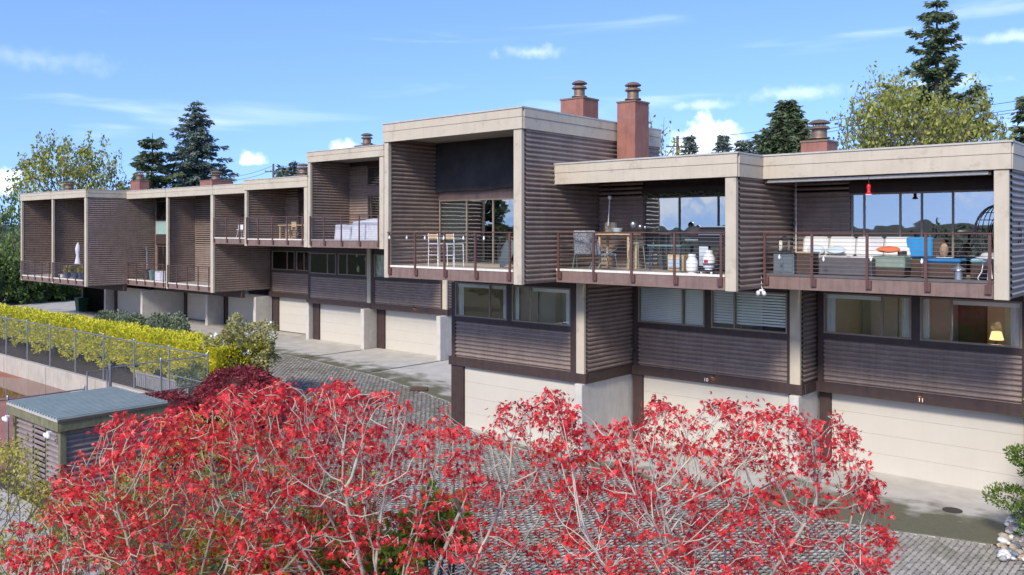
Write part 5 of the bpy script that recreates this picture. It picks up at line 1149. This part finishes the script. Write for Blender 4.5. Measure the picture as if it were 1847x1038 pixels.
# ------------------------------------------------------------------ trees behind
def spruce(label, px, top, d_, h, rad, seed, leafm='leaf_needle', name='spruce_tree', whorl=26, droop=.35, gap=0.0, lsize=.42, per=26, up=.35, irregular=.25):
    rg = np.random.default_rng(seed); tip = at(px, top, d_); base = (tip.x, tip.y, tip.z - h); t = thing(name, base, label, 'tree', 'conifers behind the row')
    m = MB(); m.tube([base, (tip.x, tip.y, tip.z - h * .4), tuple(tip)], [h * .018 + .08, h * .009 + .05, .02], 7); C = []; D = []; b = np.array(base)
    for i in range(whorl):
        f = (i + rg.uniform(0, .6)) / whorl; z = h * (.12 + .88 * f); L0 = rad * (1 - f) ** .85 + .12
        nb = int(6 + 3 * (1 - f))
        for k in range(nb):
            if rg.uniform() < gap: continue
            a = k * 2 * math.pi / nb + i * 1.1 + rg.uniform(-.3, .3); L_ = L0 * rg.uniform(1 - irregular, 1 + irregular * .8)
            ts = np.linspace(0.06, 1, max(4, int(L_ * 3.2))); zc = z - droop * L_ * ts + up * L_ * ts ** 2.6
            pts = np.stack([b[0] + math.cos(a) * L_ * ts, b[1] + math.sin(a) * L_ * ts, b[2] + zc], 1)
            m.tube([tuple(pts[0]), tuple(pts[len(pts) // 2]), tuple(pts[-1])], [.035, .02, .008], 4, False)
            n = max(6, int(per * L_)); q = rg.integers(0, len(pts), n); C.append(pts[q] + rg.normal(0, 1, (n, 3)) * np.array([.10, .10, .07]) * (1 + .5 * L_ / rad)); out = np.array([math.cos(a), math.sin(a), -.1]); side = np.array([-math.sin(a), math.cos(a), 0]); D.append(out[None] * .8 + side[None] * rg.choice([-1, 1], n)[:, None] * .7 + np.array([0, 0, -.25]))
    m.build('trunk', 'bark_dark', t); V, Fq = leaves(np.concatenate(C), np.concatenate(D), lsize, 'quad', .3, rg, .34); fastobj('crown', V, Fq, leafm, t); return len(V)
spruce('large dark spruce rising above roofs of the far row', 355, 181, 92, 17, 6.0, 31, 'leaf_needle_blue', lsize=.5, per=44, whorl=30, up=.2, gap=.12, irregular=.4)
spruce('tall dark spruce with gaps between its boughs, right of the power lines', 1690, -6, 62, 24, 6.8, 32, 'leaf_needle', whorl=32, gap=.24, droop=.36, up=.42, lsize=.42, per=95, irregular=.55)
spruce('bushy cedar behind chimney of unit 11', 1420, 180, 70, 13, 3.9, 33, 'leaf_needle', 'cedar_tree', whorl=28, droop=-.1, up=.5, lsize=.55, per=70)
spruce('open pine between the leafy tree and the large spruce', 275, 240, 88, 12, 3.6, 34, 'leaf_needle', 'pine_tree', whorl=13, gap=.3, droop=.05, up=.3, lsize=.6, per=60, irregular=.5)
for px, top, h, rad, lab in ((1243, 242, 9, 1.7, 'small distant conifer right of utility pole'), (1304, 240, 9, 2.0, 'distant pointed conifer below the white cloud'), (1336, 252, 7, 1.3, 'smaller distant conifer, left of a pair'), (1352, 252, 7, 1.4, 'smaller distant conifer, right of a pair'), (510, 298, 8, 1.7, 'distant conifer beside left utility pole'), (529, 289, 9, 1.9, 'taller distant conifer beside far row chimney'), (1375, 245, 9, 1.6, 'thin distant conifer touching the bushy cedar')):
    spruce(lab, px, top, 105, h, rad, int(px), 'leaf_needle_blue', 'distant_conifer', whorl=15, lsize=.6, per=45)
spruce('dark conifer cut off by right edge of picture', 1852, 165, 62, 13, 2.8, 41, 'leaf_needle', whorl=20, gap=.2, lsize=.5, per=60, irregular=.4)
def leafy(label, px, top, d_, pxr, natt, seed, leafm='leaf_olive', lsize=.24, bottom=340, name='broadleaf_tree', bark='bark', dens=1.0, ncl=7, droop=.9, ground=0.0, step=.5):
    rg = np.random.default_rng(seed); base = at(px, 400, d_); base.z = ground; A = []; R_ = pxr / F * d_; zt = at(px, top, d_).z; zb = at(px, bottom, d_).z
    while len(A) < natt:
        u = rg.uniform(-1, 1, 3)
        if np.linalg.norm(u) > 1: continue
        A.append((base.x + u[0] * R_, base.y + u[1] * R_, (zt + zb) / 2 + u[2] * (zt - zb) / 2 - abs(u[0]) * .4))
    P, par = grow(tuple(base), A, step=step, kill=step * 1.1, infl=step * 7, trunk_top=(base.x, base.y, zb - .5 if zb > ground + 2 else ground + 1.5), up=.35, wob=.16, rg=rg)
    V, Fq, kids, r = branch_mesh(P, par, .018, 2.2, 5, .28); t = thing(name, tuple(base), label, 'tree', 'leafy trees behind the row'); fastobj('trunk', V, Fq, bark, t, True)
    tips = np.where((kids == 0) | ((r < .04) & (rg.uniform(0, 1, len(P)) < .6 * dens)))[0]; T = P[tips]
    sel_ = T[(T[:, 2] > zb + (zt - zb) * .55) & (rg.uniform(0, 1, len(T)) < .16)]; sp = []; sq = []
    for a_ in sel_:
        up_ = np.array([rg.normal(0, .18), rg.normal(0, .18), 1]); Ls = rg.uniform(.6, 2.2) * step * 2.2; nn_ = 5; prev = -1
        for i_ in range(nn_): sp.append(a_ + up_ * Ls * i_ / (nn_ - 1)); sq.append(len(sp) - 2 if i_ else -1)
    if sp:
        sp = np.array(sp); m_ = MB()
        for i_ in range(0, len(sp), 5): m_.tube([tuple(sp[i_]), tuple(sp[i_ + 4])], [.018, .008], 4, False)
        m_.build('shoots', bark, t, 'stuff'); T = np.concatenate([T, sp[np.arange(len(sp)) % 5 >= 1]])
    T = T[rg.uniform(0, 1, len(T)) < .8]; k = rg.integers(ncl - 3, ncl + 5, len(T)); C = np.repeat(T, k, 0) + rg.normal(0, 1, (k.sum(), 3)) * np.array([.20, .20, .22]); dd = rg.normal(0, .5, (len(C), 3)); dd[:, 2] -= droop
    V, Fq = leaves(C, dd, lsize, 'quad', .2, rg, .55); fastobj('crown', V, Fq, leafm, t); return len(P), len(C)
inf2 = [leafy('olive leaved tree left of the pine behind the far row', 118, 258, 86, 88, 1200, 51, bottom=400, lsize=.36, ncl=7),
        leafy('yellow olive leafy tree below the tall spruce', 1640, 165, 46, 105, 1300, 52, bottom=330, lsize=.22, ncl=8, step=.36),
        leafy('yellow olive leafy tree left of the tall spruce', 1575, 165, 49, 65, 620, 53, bottom=330, lsize=.22, ncl=7, step=.36),
        leafy('yellow olive leafy tree right of the tall spruce', 1745, 165, 47, 75, 620, 57, bottom=330, lsize=.22, ncl=7, step=.36),
        leafy('thin leafy tree top behind the tall chimney', 1195, 220, 50, 32, 120, 54, bottom=320, lsize=.24, ncl=4),
        leafy('leafy tree at left picture edge beside far unit', 12, 350, 80, 55, 900, 55, 'leaf_mid', bottom=520, lsize=.36),
        leafy('pale green leafy tree low at left edge', 30, 420, 74, 62, 1000, 56, 'leaf_mid', bottom=580, lsize=.34),
        leafy('thin olive tree top between pine and chimney', 205, 290, 90, 30, 90, 58, bottom=360, lsize=.3, ncl=4)]
for px, py, d_, rr, lab in ((60, 530, 76, (3.0, 2, 2.2), 'dark green bush under the leftmost deck'), (110, 540, 78, (2.5, 2, 1.8), 'dark bush behind the garage end wall'), (-30, 520, 72, (3, 2.5, 2.8), 'green bush beyond the hedge at left edge')):
    p = at(px, py, d_); shrub('background_bush', lab, 'bush', tuple(p), rr, 3200, .34, 'leaf_green', 'bushes at the far left', ground=.3, amp=.25)
print('trees', inf2)

# ------------------------------------------------------------------ poles and wires
def pole(px, top, d_, h, lab):
    tp = at(px, top, d_); t = thing('utility_pole', (tp.x, tp.y, tp.z - h), lab, 'pole', 'utility poles'); MB().tube([(tp.x, tp.y, tp.z - h), tuple(tp)], [.17, .12], 8).build('pole', 'bark', t)
    ca_ = MB(); dx = Vector((UX[0], UY[0], 0)); a = tp - dx * 1.0 - Vector((0, 0, .9)); b = tp + dx * 1.0 - Vector((0, 0, .9)); ca_.tube([tuple(a), tuple(b)], .06, 5); ca_.build('crossarm', 'bark', t)
    for s_ in (-.9, -.3, .9): q = tp + dx * s_ - Vector((0, 0, .84)); MB().lathe(tuple(q), [(.03, 0), (.05, .05), (.03, .14)], 6).build('insulator', 'galv', t)
    return tp
pole(493, 296, 100, 13, 'wooden utility pole above the far row roofs'); pole(1222, 246, 74, 13, 'wooden utility pole behind the thin leafy tree')
def wire(pts, lab, r=.02):
    t = thing('power_line', pts[0], lab, 'wire', 'overhead wires'); P = []
    for a, b in zip(pts, pts[1:]):
        a, b = Vector(a), Vector(b)
        for i in range(12): u = i / 12; q = a.lerp(b, u); q.z -= 4 * u * (1 - u) * .25; P.append(q)
    P.append(Vector(pts[-1])); MB().tube(P, r, 4).build('wire', 'iron', t)
for k, (ya, yb, yc, lab) in enumerate(((251, 214, 172, 'highest of the three overhead wires at right'), (262, 228, 187, 'middle one of the three overhead wires at right'), (268, 234, 192, 'lowest of the three overhead wires at right'))):
    wire([at(1215, ya, 74), at(1520, yb, 66), at(1900, yc, 58)], lab)
wire([at(490, 300, 100), at(410, 320, 102)], 'upper wire running left from far utility pole'); wire([at(490, 308, 100), at(410, 326, 102)], 'lower wire running left from far utility pole')

# ------------------------------------------------------------------ hills all round
V = []; Fq = []; nh = 180
for i in range(nh):
    a = 2 * math.pi * i / nh; hgt = 11 + 4 * math.sin(3 * a + 1) + 4 * math.sin(7 * a) + 3 * math.sin(17 * a + 2) + 2 * math.sin(41 * a)
    for r_, z in ((900, -2), (1150, hgt * .7), (1400, hgt), (1900, hgt * .9), (2600, -2)): V.append((r_ * math.cos(a), r_ * math.sin(a), z + (random.uniform(-1.5, 1.5) if z > 0 else 0)))
for i in range(nh):
    for k in range(4): a = i * 5 + k; b = ((i + 1) % nh) * 5 + k; Fq.append((a, b, b + 1, a + 1))
mat('hillwood', (.035, .05, .03), .95, .5, .03, .5, .12)
struct(fastobj('hills', V, Fq, 'hillwood', None, True))
print('tris', sum(len(o.data.polygons) for o in bpy.data.objects if o.type == 'MESH'))

# lit bedside lamps and a few pieces of furniture seen through the lower windows
def bedside(t_label, x, y, z, energy, house):
    t = thing('table_lamp', (x, y, z), t_label, 'lamp'); MB().lathe((x, y, z), [(.09, 0), (.09, .02), (.03, .05), (.05, .14), (.02, .24), (.015, .30)], 12).build('base', 'iron', t)
    MB().lathe((x, y, z + .27), [(.17, 0), (.175, .01), (.12, .22)], 16).build('lamp_shade', 'lampglow', t)
    ld = bpy.data.lights.new('table_lamp_light', 'POINT'); ld.energy = energy; ld.color = (1, .68, .35); ld.shadow_soft_size = .12; lo = bpy.data.objects.new('table_lamp_light', ld); link(lo, t); lo.location = (0, 0, .62)
    t2 = thing('nightstand', (x, y, 2.75), t_label.replace('lamp with glowing shade', 'nightstand under the lamp').replace('lit lamp', 'nightstand under lit lamp'), 'nightstand'); MB().box(x - .25, x + .25, y - .2, y + .2, 2.76, z - .03, .01).build('body', 'wicker', t2); MB().box(x - .27, x + .27, y - .22, y + .22, z - .03, z - .002, .006).build('top', 'tanwood', t2); MB().box(x - .22, x + .22, y - .215, y - .2, z - .3, z - .06).build('drawer', 'wicker', t2)
bedside('table lamp with glowing shade behind lower window of unit 11', -5.25, 25.9, 3.55, 10, t11)
bedside('small lit lamp behind lower right window of tall unit', -16.0, 22.9, 3.6, 10, t9)
t = thing('bed', (-16.9, 22.7, 2.76), 'dark covered bed inside lower room of tall unit', 'bed'); MB().box(-18.0, -16.3, 21.9, 23.6, 2.76, 3.5, .08).build('mattress', 'deckdark', t); MB().box(-18.0, -16.3, 23.62, 23.7, 2.76, 4.3, .02).build('headboard', 'wicker', t)

# puddle on the court, and trees on the far side of it that show in the window glass
m_, n_, l_, o_ = nodes('wet'); b_ = n_.new('ShaderNodeBsdfPrincipled'); b_.inputs['Base Color'].default_value = (.16, .055, .03, 1); b_.inputs['Roughness'].default_value = .04; l_.new(b_.outputs[0], o_.inputs[0])
m = MB(); c = onZ(30, 700, .006); m.v = [(c.x + (3.2 + .7 * math.sin(3 * a) + .4 * math.sin(7 * a)) * math.cos(a), c.y + (1.5 + .3 * math.sin(4 * a)) * math.sin(a), .006) for a in lin(0, 2 * math.pi, 47)[:-1]]; m.f = [tuple(range(len(m.v)))]; m.sm = [False]; struct(m.build('puddle', 'wet'))
def spruce_at(label, x, y, h, rad, seed):
    global at
    keep = at; at = lambda *a: Vector((x, y, h)); spruce(label, 0, 0, 0, h, rad, seed, 'leaf_needle', whorl=24, gap=.2, lsize=.5, per=40, irregular=.4); at = keep
spruce_at('spruce beyond the tennis court, mirrored in glass doors of the tall unit', -51.5, -16, 12, 2.4, 71)
p0 = MB()
def leafy_at(label, x, y, h, seed):
    rg = np.random.default_rng(seed); A = []
    while len(A) < 500:
        u = rg.uniform(-1, 1, 3)
        if np.linalg.norm(u) <= 1: A.append((x + u[0] * 3.2, y + u[1] * 3.2, h * .62 + u[2] * h * .38))
    P, par = grow((x, y, -.25), A, step=.45, kill=.5, infl=3, trunk_top=(x, y, h * .25), up=.3, rg=rg); V, Fq, kids, r = branch_mesh(P, par, .018, 2.2, 5, .25); t = thing('broadleaf_tree', (x, y, -.25), label, 'tree', 'trees behind the viewpoint'); fastobj('trunk', V, Fq, 'bark', t, True)
    T = P[kids == 0]; C = np.repeat(T, 8, 0) + rg.normal(0, .25, (len(T) * 8, 3)); V, Fq = leaves(C, rg.normal(0, .5, (len(C), 3)) - np.array([0, 0, .5]), .3, 'quad', .2, rg); fastobj('crown', V, Fq, 'leaf_green', t)
for i, (x, y, h) in enumerate(((-44, -12, 7.5), (-24, -13, 6.5), (-15, -14, 7), (3, -12, 6.5))): leafy_at(('leafy tree past the far corner of the court', 'leafy tree behind the shed side of the court', 'leafy tree behind the viewpoint, left of two', 'leafy tree behind the viewpoint, right of two')[i], x, y, h, 80 + i)
